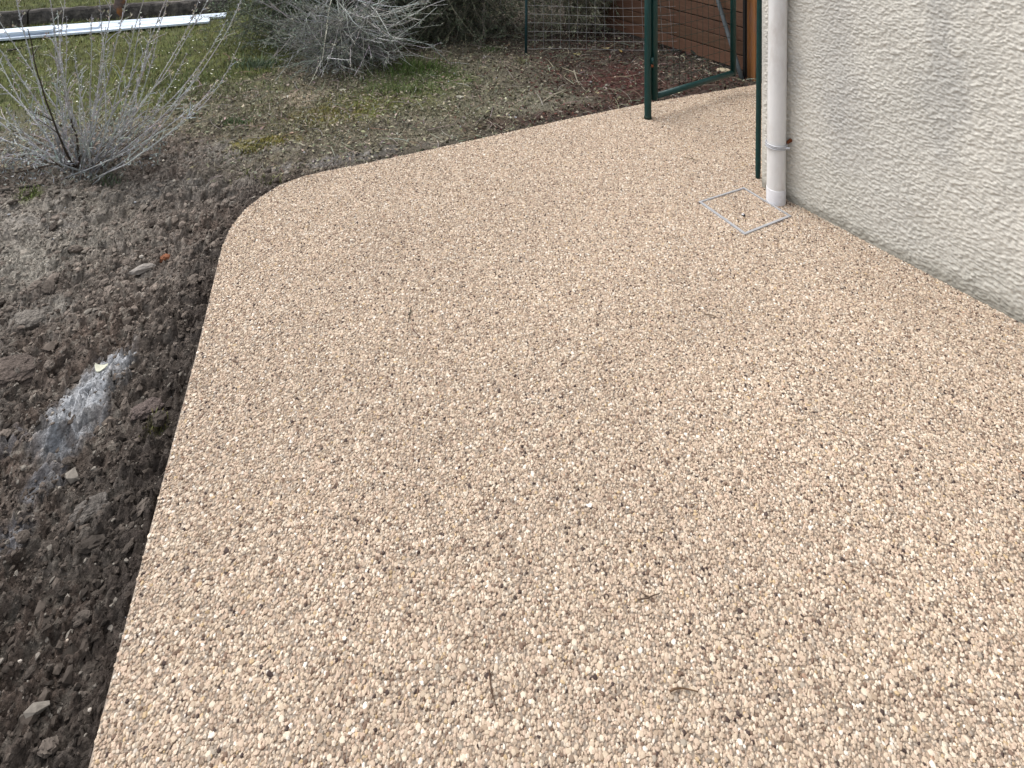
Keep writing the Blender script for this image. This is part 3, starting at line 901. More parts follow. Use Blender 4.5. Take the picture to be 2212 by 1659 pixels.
def lump_verts(BV, r, flat=0.6, rough=0.35, seed=0):
    f = 1 + rough * 3.2 * (tri3(BV * 1.7, seed, 600, 4) - 0.5)
    return BV * f[:, None] * r * np.array([1, random.uniform(0.6, 1.0), flat])


def scatter(n, xr, yr, test):
    out = []
    while len(out) < n:
        x = rng.uniform(*xr, 4000); y = rng.uniform(*yr, 4000)
        k = test(x, y)
        out += list(zip(x[k], y[k]))
    return np.array(out[:n])


def off_path(x, y):
    return ~in_poly(x, y, PATH_POLY)


def dirt_test(x, y):
    l, d, m = zones(x, y)
    return off_path(x, y) & (rng.uniform(0, 1, x.shape) < d) & (np.abs(x) < 0.9 * y + 0.2)


pts = scatter(52000, (-2.8, -0.6), (0.9, 3.9), dirt_test)
rr = np.minimum(0.0023 * np.exp(rng.normal(0, 0.60, len(pts))), 0.017)
cem = np.zeros(len(pts))
for (px, py, rx, ry) in [(200, 805, 0.07, 0.12), (168, 865, 0.08, 0.13), (135, 940, 0.06, 0.08), (262, 752, 0.05, 0.03)]:
    cem = np.maximum(cem, blob(pts[:, 0], pts[:, 1], px, py, rx, ry, -0.2, 0.4, 7, 0.3))
k_ = (edge_dist(pts[:, 0], pts[:, 1]) > rr + 0.008) & (rng.uniform(0, 1, len(pts)) > cem * 0.9)
pts = pts[k_]; rr = rr[k_]; n = len(pts)
zz = ground_z(pts[:, 0], pts[:, 1])
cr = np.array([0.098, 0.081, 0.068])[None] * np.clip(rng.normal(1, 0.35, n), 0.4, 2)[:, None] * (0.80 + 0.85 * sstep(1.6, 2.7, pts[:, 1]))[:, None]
cr = cr * (0.55 + 0.45 * sstep(0.02, 0.22, edge_dist(pts[:, 0], pts[:, 1])))[:, None]  # crumbs coloured darker towards the path edge, following the painted shade
cr = np.where((rng.uniform(0, 1, n) < 0.10)[:, None], np.array([0.20, 0.18, 0.155])[None] * rng.uniform(0.7, 1.2, n)[:, None], cr)
dry = np.maximum(blob(pts[:, 0], pts[:, 1], 45, 500, 0.42, 0.36, 0.1, 0.5, 7, 0.4), 0.7 * blob(pts[:, 0], pts[:, 1], 330, 400, 0.40, 0.16, 0.1, 0.5, 9, 0.4))
cr = cr * (1 - 0.75 * dry)[:, None] + np.array([0.25, 0.228, 0.195])[None] * (0.75 * dry * rng.uniform(0.6, 1.2, n))[:, None]
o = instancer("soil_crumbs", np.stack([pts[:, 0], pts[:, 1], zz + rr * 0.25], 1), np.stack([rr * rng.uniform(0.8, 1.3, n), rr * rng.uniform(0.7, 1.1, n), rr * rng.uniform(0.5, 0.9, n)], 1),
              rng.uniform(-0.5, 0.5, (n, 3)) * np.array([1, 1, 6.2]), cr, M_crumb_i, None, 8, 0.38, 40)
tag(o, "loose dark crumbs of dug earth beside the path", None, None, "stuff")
pts = scatter(620, (-2.6, -0.6), (0.95, 3.3), dirt_test)
rr = np.clip(0.0105 * np.exp(rng.normal(0, 0.38, len(pts))), 0.007, 0.024)
k_ = edge_dist(pts[:, 0], pts[:, 1]) > rr * 1.3 + 0.015
for (px, py, rx, ry) in [(185, 850, 0.11, 0.20), (262, 752, 0.06, 0.04)]:
    k_ &= ~((blob(pts[:, 0], pts[:, 1], px, py, rx, ry, -0.2, 0.3, 7, 0.2) > 0.3) & (rng.uniform(0, 1, len(pts)) < 0.93))
pts = pts[k_]; rr = rr[k_]; n = len(pts)
zz = ground_z(pts[:, 0], pts[:, 1])
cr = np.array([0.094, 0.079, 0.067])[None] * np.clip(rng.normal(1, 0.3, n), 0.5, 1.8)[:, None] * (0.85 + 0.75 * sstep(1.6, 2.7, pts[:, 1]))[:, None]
o = instancer("soil_lumps", np.stack([pts[:, 0], pts[:, 1], zz - rr * 0.05], 1), np.stack([rr * rng.uniform(0.9, 1.6, n), rr * rng.uniform(0.7, 1.1, n), rr * rng.uniform(0.5, 0.85, n)], 1),
              rng.uniform(-0.5, 0.5, (n, 3)) * np.array([0.8, 0.8, 6.2]), cr, M_crumb_i, None, 10, 0.17, 90, 3)
tag(o, "broken lumps of dug earth beside the path", None, None, "stuff")
a = Acc()
pts = scatter(420, (-2.8, 0.9), (0.9, 4.6), lambda x, y: off_path(x, y) & (np.abs(x) < 0.9 * y + 0.2))
zz = ground_z(pts[:, 0], pts[:, 1])
for k in range(len(pts)):
    r = min(0.0035 * math.exp(random.gauss(0, 0.45)), 0.010)
    v = lump_verts(ICO_V, r, random.uniform(0.5, 0.8), 0.3, k) + np.array([pts[k, 0], pts[k, 1], zz[k] + r * 0.45])
    a.add(v, None, ICO_F, np.array(random.choice([(0.55, 0.50, 0.42), (0.42, 0.38, 0.33), (0.36, 0.30, 0.24), (0.30, 0.31, 0.33)])) * random.uniform(0.8, 1.15))
tag(a.build("scattered_pebbles", M_rock), "small pale pebbles scattered on the bare earth", None, None, "stuff")


def lump(name, px, py, r, flat, colr, mat, label, cat, sx=1.0, rot=0.0, rough=0.4, sink=0.3, seed=1, BV=I4V, BF=I4F, z=None):
    p = G(px, py, -0.035)
    z0 = float(ground_z(np.array([p[0]]), np.array([p[1]]))[0]) if z is None else z
    v = lump_verts(BV, r, flat, rough, seed) * np.array([sx, 1, 1])
    amp = 0.16 if name == "earth_clod" else 0.20
    f = 1 + amp * 3.0 * (tri3(BV * 5, seed, 640, 5, 0.65) - 0.5)
    v = v * f[:, None]
    a = Acc(); a.add(v, None, BF, colr)
    o = a.build(name, mat, None, False); o.location = (p[0], p[1], z0 + r * flat * (1 - sink)); o.rotation_euler = (random.uniform(-.15, .15), random.uniform(-.15, .15), rot)
    return tag(o, label, cat)


soilc = (0.085, 0.070, 0.060)
lump("earth_clod", 10, 790, 0.085, 0.40, (0.115, 0.093, 0.080), M_clod, "large flat brown clod of earth at the left edge of the picture", "clod", 1.1, 0.4, 0.45, 0.55, 3)
lump("earth_clod", 62, 683, 0.048, 0.5, (0.18, 0.162, 0.142), M_clod, "pale grey crusted clod of earth above the large flat clod", "clod", 1.1, 0.5, 0.45, 0.35, 5)
lump("earth_clod", 195, 1085, 0.038, 0.5, (0.125, 0.112, 0.100), M_clod, "pale grey clod of earth below the cement streak", "clod", 1.1, 0.6, 0.4, 0.35, 8)
lump("earth_clod", 318, 880, 0.034, 0.5, (0.12, 0.095, 0.085), M_clod, "reddish wedge of earth right of the cement streak", "clod", 1.15, 0.6, 0.5, 0.35, 14)
lump("brick_fragment", 356, 541, 0.018, 0.85, (1, 1, 1), M_brick, "orange brick fragment lying on the dark earth", "brick", 1.1, 0.3, 0.35, 0.2, 2, I2V, I2F)
lump("pebble", 437, 524, 0.012, 0.7, (0.40, 0.22, 0.15), M_rock, "pinkish round pebble between brick fragment and path edge", "pebble", 1.1, 0.3, 0.2, 0.2, 4, I2V, I2F)
lump("stone_splinter", 308, 573, 0.021, 0.7, (0.26, 0.235, 0.21), M_rock, "long pale stone splinter below the orange brick fragment", "stone", 2.1, 0.75, 0.4, 0.2, 6, I2V, I2F)
lump("flat_stone", 1563, 160, 0.042, 0.35, (0.36, 0.31, 0.22), M_rock, "flat pale stone on the earth under the gate's free corner", "stone", 1.4, 0.2, 0.25, 0.3, 9, I2V, I2F)
lump("pebble", 1489, 121, 0.020, 0.8, (0.42, 0.22, 0.18), M_rock, "pink pebble at the foot of the wooden fence", "pebble", 1.1, 0, 0.25, 0.2, 12, I2V, I2F)
# white shard: curved thin flake on the cement streak
p = G(222, 766, -0.02); a = Acc(); V = []
for iu in range(7):
    for iv in range(4):
        u = iu / 6 * 2 - 1; v = iv / 3
        w_ = 1 - 0.85 * abs(u) ** 1.6
        V.append((u * 0.020 - 0.004, (v - 0.5) * 0.022 * w_ - 0.008 * (1 - u * u), 0.006 + 0.007 * u * u + 0.004 * v))
Qs = [(i * 4 + j, (i + 1) * 4 + j, (i + 1) * 4 + j + 1, i * 4 + j + 1) for i in range(6) for j in range(3)]
V2 = np.array(V); a.add(V2, Qs, None, (0.48, 0.48, 0.38)); a.add(V2 - np.array([0, 0, 0.003]), [q[::-1] for q in Qs], None, (0.55, 0.55, 0.45))
o = a.build("shell_shard", M_rock, None, True); o.location = (p[0], p[1], float(ground_z(np.array([p[0]]), np.array([p[1]]))[0]) + 0.006)
tag(o, "curved white shard lying on top of the pale cement streak", "shard")

# ------------------------------------------------------------------ twigs and leaves lying on the path
def twig(pxs, r, colr, label, fork=None, name="twig", z=0.003, cat="twig"):
    P = np.array([G(x, y) for x, y in pxs]); c = P.mean(0)
    ts = np.linspace(0, 1, 12); t0 = np.linspace(0, 1, len(P))
    Q_ = np.stack([np.interp(ts, t0, P[:, k] - c[k]) for k in range(3)], 1)
    Q_[1:-1] = 0.25 * Q_[:-2] + 0.5 * Q_[1:-1] + 0.25 * Q_[2:]
    Q_[:, 2] = r + 0.0008 * np.sin(ts * 5)
    a = Acc(); a.tube(Q_, r * (1 - 0.55 * ts), 6, colr)
    if fork:
        F_ = np.array([G(x, y) for x, y in fork]) - c; F_[:, 2] = r
        a.tube(F_, np.linspace(r * 0.8, r * 0.4, len(F_)), 5, colr)
    o = a.build(name, M_twig, None, True); o.location = (c[0], c[1], z * 0.4)
    return tag(o, label, cat)


br_ = (0.075, 0.045, 0.030)
twig([(1057, 1452), (1060, 1488), (1068, 1518), (1075, 1541)], 0.0017, br_, "thin dark twig lying upright near the bottom centre of the path")
twig([(1378, 1299), (1400, 1296), (1412, 1289), (1426, 1284)], 0.0018, (0.10, 0.07, 0.05), "small forked dark twig on the lower right part of the path", [(1402, 1295), (1392, 1287), (1384, 1281)])
twig([(1447, 1498), (1460, 1492), (1480, 1491), (1508, 1497)], 0.0020, (0.12, 0.075, 0.045), "curved brown stalk lying near the bottom right of the path")
twig([(888, 667), (885, 680), (882, 699)], 0.0020, (0.08, 0.07, 0.05), "short grey twig in the middle of the path", [(885, 682), (890, 674)])
twig([(891, 713), (898, 721), (907, 730)], 0.0018, (0.10, 0.06, 0.05), "tiny slanting twig just below the short grey twig")
twig([(1478, 342), (1492, 344), (1509, 348)], 0.0022, (0.14, 0.10, 0.055), "thin brown stalk on the path left of the slim green post")
twig([(1522, 681), (1540, 684), (1556, 690)], 0.0016, (0.13, 0.09, 0.06), "faint thin stalk on the path right of centre")

# ------------------------------------------------------------------ plants
def curve_pts(p0, p1, bend, n=10, up=0.0, jit=0.0):
    p0 = np.asarray(p0, float); p1 = np.asarray(p1, float)
    t = np.linspace(0, 1, n)[:, None]
    P = p0 * (1 - t) + p1 * t + np.asarray(bend)[None, :] * (4 * t * (1 - t)) * 0.5
    if jit:
        P[1:] += rng.normal(0, jit, (n - 1, 3)).cumsum(0) * 0.5
    return P


def leaf_quads(acc, P, D, length, width, colr, curl=0.2):
    """many leaves: bases P, directions D"""
    n = len(P)
    D = D / (np.linalg.norm(D, axis=1)[:, None] + 1e-9)
    S = np.cross(D, rng.normal(0, 1, (n, 3))); S /= np.linalg.norm(S, axis=1)[:, None] + 1e-9
    Nn = np.cross(D, S)
    length = np.broadcast_to(length, (n,))[:, None]; width = np.broadcast_to(width, (n,))[:, None]
    m = P + D * length * 0.5 + Nn * length * curl * 0.4
    V = np.stack([P, m + S * width, P + D * length, m - S * width], 1)
    acc.add(V.reshape(-1, 3), np.arange(n * 4).reshape(n, 4), None, np.repeat(colr, 4, axis=0))


def shades(base, n, s=0.25, hue=0.08):
    c = np.asarray(base)[None, :] * np.clip(1 + rng.normal(0, s, n), 0.35, 2.2)[:, None]
    return c * np.clip(1 + rng.normal(0, hue, (n, 3)), 0.6, 1.5)


# --- silvery leggy shrub on the left
sb = G(196, 362, -0.04)
shrub = empty("silver_shrub", (sb[0], sb[1], gz(sb[0], sb[1])), "leggy silver-grey shrub with bare upright stems and buds on the left", "shrub")
so = np.array(shrub.location)
tips = [(60, 60, 3.15, 'd'), (20, -60, 3.3, 's'), (95, -90, 3.1, 's'), (130, 20, 3.3, 's'), (160, -120, 3.2, 's'), (195, 30, 3.05, 's'), (215, -60, 3.4, 's'), (250, -110, 3.2, 's'),
        (285, -40, 3.1, 's'), (300, 40, 3.35, 's'), (338, -90, 3.2, 's'), (372, -20, 3.0, 's'), (380, -70, 3.3, 's'), (425, 10, 3.15, 's'), (462, -40, 3.25, 's'), (490, 40, 3.2, 's'),
        (240, 90, 3.3, 's'), (330, 110, 3.05, 's'), (170, 110, 3.1, 's'), (110, 150, 3.3, 's'), (60, 170, 3.2, 's'), (-140, 40, 3.4, 's'), (-180, 130, 3.2, 's'), (530, -10, 3.3, 's'), (520, 90, 3.1, 's'), (-120, -80, 3.2, 's'), (-40, 60, 3.4, 's'), (-90, 150, 3.2, 's'), (-60, -60, 3.3, 's'),
        (20, 240, 3.0, 's'), (-50, 290, 3.1, 's'), (-80, 345, 3.15, 's'), (-30, 380, 3.05, 'd'), (-60, 340, 3.3, 's'), (400, 120, 3.1, 's'), (430, 150, 3.3, 's'), (300, 160, 3.2, 's'),
        (380, 268, 3.25, 'b'), (430, 196, 3.2, 'b'), (470, 180, 3.35, 'b'), (350, 250, 3.1, 'b'), (100, 345, 3.1, 'd'), (150, 250, 3.2, 'd'), (270, 200, 3.25, 's'), (350, 60, 3.35, 's'),
        (120, 60, 3.05, 's'), (15, 120, 3.1, 's'), (150, 30, 3.4, 's')]
for _ in range(8):
    q = random.uniform(-0.9, 1.0)
    tips.append((215 + q * 270, random.uniform(20, 210) + abs(q) * 50, random.uniform(2.95, 3.45), 's'))
for kk, (tx, ty, tY, kind) in enumerate(tips):
    tip = AT(tx, ty, tY) - so
    base = np.array([random.gauss(-0.03, 0.07), random.gauss(0, 0.06), -0.02])
    if tx > 250: base[0] += 0.04
    L = np.linalg.norm(tip - base)
    bend = np.array([-(tip[0]) * 0.25, random.gauss(0, 0.05), 0.10 * L if kind != 'b' else -0.04])
    if kind != 'b' and tip[2] > 0.3: bend = np.array([tip[0] * 0.12 + random.gauss(0, 0.03), random.gauss(0, 0.05), -0.10 * L])
    P = curve_pts(base, tip, bend, 12, jit=0.006)
    P[0, 2] = -0.03
    r0 = {'d': 0.0062, 's': 0.0039, 'b': 0.0030}[kind] * random.uniform(0.8, 1.15)
    c0 = {'d': (0.045, 0.036, 0.028), 's': (0.40, 0.405, 0.405), 'b': (0.12, 0.095, 0.075)}[kind]
    a = Acc()
    cc = np.repeat(shades(c0, 12, 0.12, 0.03), 5, axis=0)
    if kind == 's':
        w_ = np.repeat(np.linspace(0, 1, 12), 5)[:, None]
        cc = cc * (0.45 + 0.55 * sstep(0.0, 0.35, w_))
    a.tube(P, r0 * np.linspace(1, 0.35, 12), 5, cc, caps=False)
    lf = Acc()
    nb = 9 if kind == 's' else 3
    for b in range(nb):
        t = random.uniform(0.28, 0.97); f = t * 11; i0 = min(int(f), 10)
        q = P[i0] + (P[i0 + 1] - P[i0]) * (f - i0)
        d = P[min(i0 + 1, 11)] - P[max(i0 - 1, 0)]; d /= np.linalg.norm(d)
        side = np.cross(d, rng.normal(0, 1, 3)); side /= np.linalg.norm(side)
        bl = random.uniform(0.04, 0.17) * (1.15 - t)
        e = q + (d * 0.75 + side * 0.65) * bl
        B = curve_pts(q, e, d * bl * 0.2, 5, jit=0.002)
        a.tube(B, r0 * 0.42 * np.linspace(1, 0.5, 5), 4, shades(c0, 1, 0.1)[0] * 1.1, caps=False)
        n = 5
        if kind == 's':
            leaf_quads(lf, B[-1] + rng.normal(0, 0.004, (n, 3)), d + rng.normal(0, 0.5, (n, 3)), rng.uniform(0.008, 0.018, n), 0.0035, shades((0.36, 0.34, 0.26), n, 0.15), 0.3)
    if kind != 'b':
        n = 80 if kind == 's' else 20
        tt = rng.uniform(0.16, 1.0, n) ** 0.8; f = tt * 10.99; i0 = f.astype(int)
        q = P[i0] + (P[np.minimum(i0 + 1, 11)] - P[i0]) * (f - i0)[:, None]
        d = P[np.minimum(i0 + 1, 11)] - P[i0]; d /= np.linalg.norm(d, axis=1)[:, None]
        base_c = (0.40, 0.41, 0.40) if kind == 's' else (0.20, 0.19, 0.14)
        leaf_quads(lf, q, d * 0.6 + rng.normal(0, 0.6, (n, 3)), rng.uniform(0.006, 0.018, n), rng.uniform(0.002, 0.0042, n), shades(base_c, n, 0.2, 0.05), 0.3)
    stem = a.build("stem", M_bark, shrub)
    if lf.n:
        tag(lf.build("buds", M_leaf, stem), kind="stuff")
# low grey foliage around its foot
lf = Acc(); n = 2200
th = rng.uniform(0, 2 * math.pi, n); rr = np.sqrt(rng.uniform(0, 1, n))
P = np.stack([-0.16 + np.cos(th) * rr * 0.50, 0.05 + np.sin(th) * rr * 0.25, rng.uniform(0.0, 1, n) ** 1.6 * 0.30 * (1 - rr * 0.5)], 1)
leaf_quads(lf, P, rng.normal(0, 1, (n, 3)) + np.array([0, 0, 0.7]), rng.uniform(0.012, 0.03, n), rng.uniform(0.0015, 0.004, n), shades((0.26, 0.28, 0.275), n, 0.35, 0.05))
tag(lf.build("low_leaves", M_leaf, shrub), kind="stuff")


# --- bushes at the back
def bush(name, label, cx, cy, rx, ry, h, n_twig, n_leaf, bark, leaf, leaf_len, droop, seed, twig_out=0.25, tw_r=0.0028, nstem=9, dense_low=0.0):
    rs = np.random.default_rng(seed)
    t = empty(name, (cx, cy, gz(cx, cy)), label, "shrub")
    stems = []
    for k in range(nstem):
        th = rs.uniform(0, 2 * math.pi); q = np.array([math.cos(th) * rx * rs.uniform(0.2, 0.7), math.sin(th) * ry * rs.uniform(0.2, 0.7), h * rs.uniform(0.5, 0.95)])
        P = curve_pts(np.array([rs.normal(0, 0.05), rs.normal(0, 0.05), -0.05]), q, np.array([0, 0, 0.1]), 9, jit=0.012)
        a = Acc(); a.tube(P, np.linspace(0.014, 0.004, 9), 6, np.array(bark) * 0.6, caps=False)
        stems.append(P); a.build("stem", M_bark, t)
    a = Acc(); lf = Acc()
    for k in range(n_twig):
        S = stems[rs.integers(nstem)]; i0 = rs.integers(1, 9)
        p0 = S[i0]
        th = rs.uniform(0, 2 * math.pi); ph = rs.uniform(-0.80, 1.0)
        rad = rs.uniform(0.45, 1.0 + twig_out * 1.3) * (0.75 + 0.5 * float(vnoise(np.array([th * 1.3]), np.array([ph * 2 + seed]), seed)[0]))
        e = np.array([math.cos(th) * rx * rad * math.sqrt(max(0, 1 - (ph * 0.8) ** 2)), math.sin(th) * ry * rad * math.sqrt(max(0, 1 - (ph * 0.8) ** 2)), h * (0.42 + 0.52 * ph) * rad])
        e[2] = max(e[2], 0.02)
        P = curve_pts(p0, e, np.array([rs.normal(0, 0.07), rs.normal(0, 0.07), droop + rs.normal(0.03, 0.06)]), 8, jit=0.016)
        P[:, 2] = np.maximum(P[:, 2], 0.0)
        c = shades(bark, 1, 0.25, 0.05)[0]
        a.tube(P, tw_r * rs.uniform(0.6, 1.2) * np.linspace(1, 0.4, 8), 3, c, caps=False)
        for s_ in range(4):
            i1 = rs.integers(3, 8); d = P[i1] - P[i1 - 1]; d = d / (np.linalg.norm(d) + 1e-9)
            sd = d * 0.8 + rs.normal(0, 0.55, 3)
            B = curve_pts(P[i1], P[i1] + sd * rs.uniform(0.05, 0.16), np.array([0, 0, -0.01]), 4, jit=0.006)
            a.tube(B, tw_r * 0.5 * np.linspace(1, 0.5, 4), 3, c * 1.1, caps=False)
            nl = max(1, int(n_leaf / n_twig / 5))
            f = rs.uniform(0, 2.99, nl); j = f.astype(int)
            q = B[j] + (B[j + 1] - B[j]) * (f - j)[:, None]
            leaf_quads(lf, q, d + rs.normal(0, 0.7, (nl, 3)), rs.uniform(0.6, 1.3, nl) * leaf_len, leaf_len * 0.16, shades(leaf, nl, 0.35, 0.08))
        nl = max(1, int(n_leaf / n_twig / 5))
        f = rs.uniform(2, 6.99, nl); j = f.astype(int)
        q = P[j] + (P[j + 1] - P[j]) * (f - j)[:, None]
        leaf_quads(lf, q, rs.normal(0, 0.8, (nl, 3)), rs.uniform(0.6, 1.3, nl) * leaf_len, leaf_len * 0.16, shades(leaf, nl, 0.35, 0.08))
    tag(a.build("twigs", M_bark, t), kind="stuff")
    tag(lf.build("leaves", M_leaf, t), kind="stuff")
    return t


bush("grey_bush", "sprawling grey-twigged bush in front of the dark evergreen bush", -1.18, 4.76, 0.54, 0.36, 0.54, 330, 14000,
     (0.32, 0.325, 0.31), (0.18, 0.195, 0.160), 0.020, -0.03, 41, 0.25, 0.0034)
bush("feathery_bush", "soft grey-green feathery bush at the end of the white boards", -1.80, 5.30, 0.48, 0.42, 0.70, 300, 16000,
     (0.19, 0.195, 0.16), (0.135, 0.158, 0.11), 0.024, -0.02, 43, 0.2, 0.0024)
bush("green_bush", "dark green bush rising behind the sprawling grey-twigged bush", -1.15, 5.35, 0.72, 0.42, 1.05, 520, 38000,
     (0.14, 0.14, 0.11), (0.080, 0.100, 0.060), 0.028, -0.05, 59, 0.12, 0.0026, 10)
bush("dark_bush", "large dark green evergreen bush left of the wire fence", -0.50, 5.50, 0.95, 0.60, 1.20, 760, 46000,
     (0.17, 0.165, 0.13), (0.085, 0.098, 0.065), 0.026, -0.05, 47, 0.12, 0.0028, 14)
bush("olive_bush", "olive-grey leafy bush hanging over the sagging wire fence", 0.50, 5.55, 0.60, 0.42, 1.25, 360, 20000,
     (0.20, 0.185, 0.14), (0.13, 0.14, 0.095), 0.022, -0.05, 53, 0.1, 0.0024, 8)

# --- grass and weeds
def blades(acc, x, y, z, h, w, colr, lean=0.5):
    n = len(x)
    th = rng.uniform(0, 2 * math.pi, n); ln = np.abs(rng.normal(0, lean, n)) * h
    dx = np.cos(th); dy = np.sin(th)
    px, py = -dy * w, dx * w
    b0 = np.stack([x - px, y - py, z - 0.004], 1); b1 = np.stack([x + px, y + py, z - 0.004], 1)
    m0 = np.stack([x - px * 0.7 + dx * ln * 0.35, y - py * 0.7 + dy * ln * 0.35, z + h * 0.6], 1); m1 = np.stack([x + px * 0.7 + dx * ln * 0.35, y + py * 0.7 + dy * ln * 0.35, z + h * 0.6], 1)
    tp = np.stack([x + dx * ln, y + dy * ln, z + h], 1)
    V = np.stack([b0, b1, m1, m0, tp], 1).reshape(-1, 3)
    o = np.arange(n)[:, None] * 5
    acc.add(V, o + np.array([[0, 1, 2, 3]]), o + np.array([[3, 2, 4]]), np.repeat(colr, 5, axis=0))


def lawn_test(x, y):
    l, d, m = zones(x, y)
    k = (x - KA[0]) * KN[0] + (y - KA[1]) * KN[1]
    return (rng.uniform(0, 1, x.shape) < l) & ((k < -0.01) | (k > 0.09)) & (np.abs(x) < 0.85 * y + 0.3)


a = Acc()
pts = scatter(48000, (-5.4, 0.0), (3.6, 8.2), lawn_test)
hz = ground_h(pts[:, 0], pts[:, 1])
n = len(pts)
pn = fbm(pts[:, 0] * 2.5, pts[:, 1] * 2.5, 710)
gc = shades((0.095, 0.118, 0.042), n, 0.30, 0.10)
gc = np.where((pn > 0.55)[:, None], gc * np.array([1.35, 1.15, 1.1]), gc)
gc = np.where((rng.uniform(0, 1, n) < 0.12)[:, None], shades((0.22, 0.19, 0.10), n, 0.2), gc)
blades(a, pts[:, 0], pts[:, 1], hz, rng.uniform(0.012, 0.040, n), rng.uniform(0.0012, 0.0026, n), gc, 0.9)
tag(a.build("lawn_grass", M_grass), "short mossy lawn grass on the left beyond the shrub", None, None, "stuff")
# daisies
a = Acc()
for k in range(90):
    p = G(random.uniform(0, 470), random.choice([random.uniform(88, 125), random.uniform(95, 230), random.uniform(150, 200)]), -0.02)
    if not (lawn_test(np.array([p[0]]), np.array([p[1]]))[0]): continue
    z0 = gz(p[0], p[1]) + 0.022; r = random.uniform(0.003, 0.0065)
    th = np.arange(7) * 2 * math.pi / 7
    V = [(p[0], p[1], z0 + 0.002)] + [(p[0] + r * math.cos(t), p[1] + r * math.sin(t), z0) for t in th] + [(p[0], p[1], z0 - 0.02)]
    a.add(V, None, [(0, j + 1, (j + 1) % 7 + 1) for j in range(7)] + [(8, 1, 2)], (0.75, 0.75, 0.68))
tag(a.build("daisies", M_leaf), "tiny white daisies dotted over the lawn", None, None, "stuff")
# rough tufts in the border
a = Acc()
tufts = [(880, 165, 0.5, 0.3, 900, 0.04, (0.10, 0.135, 0.045)), (780, 215, 0.4, 0.2, 900, 0.022, (0.15, 0.155, 0.05)), (640, 260, 0.5, 0.2, 700, 0.02, (0.15, 0.15, 0.06)), (900, 150, 0.25, 0.16, 900, 0.075, (0.085, 0.13, 0.035)), (860, 195, 0.26, 0.10, 700, 0.045, (0.10, 0.13, 0.045)), (560, 138, 0.20, 0.10, 420, 0.07, (0.085, 0.12, 0.075)),
         (505, 262, 0.10, 0.05, 200, 0.035, (0.06, 0.10, 0.035)), (570, 305, 0.13, 0.05, 420, 0.025, (0.19, 0.17, 0.045)), (545, 320, 0.07, 0.04, 200, 0.025, (0.16, 0.15, 0.04)), (735, 235, 0.22, 0.10, 700, 0.022, (0.19, 0.17, 0.06)),
         (530, 378, 0.05, 0.03, 70, 0.025, (0.12, 0.13, 0.05)), (585, 392, 0.06, 0.025, 90, 0.02, (0.13, 0.14, 0.05)), (335, 905, 0.028, 0.03, 120, 0.012, (0.12, 0.12, 0.04)), (62, 418, 0.05, 0.035, 160, 0.03, (0.11, 0.14, 0.04)),
         (1062, 108, 0.08, 0.06, 120, 0.04, (0.09, 0.14, 0.05)), (1130, 135, 0.03, 0.03, 40, 0.05, (0.16, 0.18, 0.08)), (235, 375, 0.06, 0.04, 130, 0.045, (0.11, 0.14, 0.09)), (1080, 205, 0.5, 0.2, 700, 0.02, (0.15, 0.15, 0.075)),
         (690, 270, 0.4, 0.18, 900, 0.02, (0.16, 0.14, 0.075)), (620, 225, 0.5, 0.2, 1200, 0.022, (0.15, 0.14, 0.075)), (960, 240, 0.5, 0.12, 700, 0.018, (0.14, 0.13, 0.07)), (450, 200, 0.35, 0.2, 900, 0.03, (0.12, 0.13, 0.06)), (400, 170, 0.4, 0.3, 1400, 0.03, (0.10, 0.125, 0.05))]
for (px, py, rx, ry, n, h, c) in tufts:
    p = G(px, py, -0.03)
    x = p[0] + rng.normal(0, rx * 0.5, n); y = p[1] + rng.normal(0, ry * 0.5, n)
    k = off_path(x, y) & (edge_dist(x, y) > 0.01); x = x[k]; y = y[k]; n = len(x)
    blades(a, x, y, ground_z(x, y), rng.uniform(0.35, 1.0, n) * h, rng.uniform(0.0012, 0.0024, n), shades(c, n, 0.25, 0.08), 0.8)
tag(a.build("border_grass", M_grass), "sparse tufts of grass, moss and weeds in the border earth", None, None, "stuff")

# --- litter: dead leaves, chips and thin twigs on the border
def litter_test(x, y):
    l, d, m = zones(x, y)
    return off_path(x, y) & (edge_dist(x, y) > 0.015) & (rng.uniform(0, 1, x.shape) < (1 - d) * (1 - l * 0.93)) & (np.abs(x) < 0.85 * y + 0.2)


a = Acc()
pts = scatter(30000, (-2.6, 2.2), (3.0, 6.0), litter_test)
n = len(pts); z0 = ground_z(pts[:, 0], pts[:, 1])
dark = sstep(-0.2, 0.7, pts[:, 0] + (fbm(pts[:, 0] * 3, pts[:, 1] * 3, 720) - 0.5))
lc = shades((0.190, 0.174, 0.125), n, 0.45, 0.06) * (1 - 0.55 * dark)[:, None]
lc = np.where((rng.uniform(0, 1, n) < 0.10)[:, None], shades((0.33, 0.30, 0.235), n, 0.15), lc)
red = (rng.uniform(0, 1, n) < 0.45 * dark); lc = np.where(red[:, None], shades((0.075, 0.034, 0.028), n, 0.3), lc)
D = rng.normal(0, 1, (n, 3)); D[:, 2] = rng.normal(0.10, 0.22, n)
leaf_quads(a, np.stack([pts[:, 0], pts[:, 1], z0 + 0.003 + rng.uniform(0, 0.008, n)], 1), D, rng.uniform(0.008, 0.034, n), rng.uniform(0.002, 0.008, n), lc, 0.25)
tag(a.build("leaf_litter", M_litter), "dead leaves and chips littering the border earth", None, None, "stuff")
a = Acc()
pts = scatter(900, (-2.2, 2.0), (3.0, 5.8), litter_test)
z0 = ground_z(pts[:, 0], pts[:, 1])
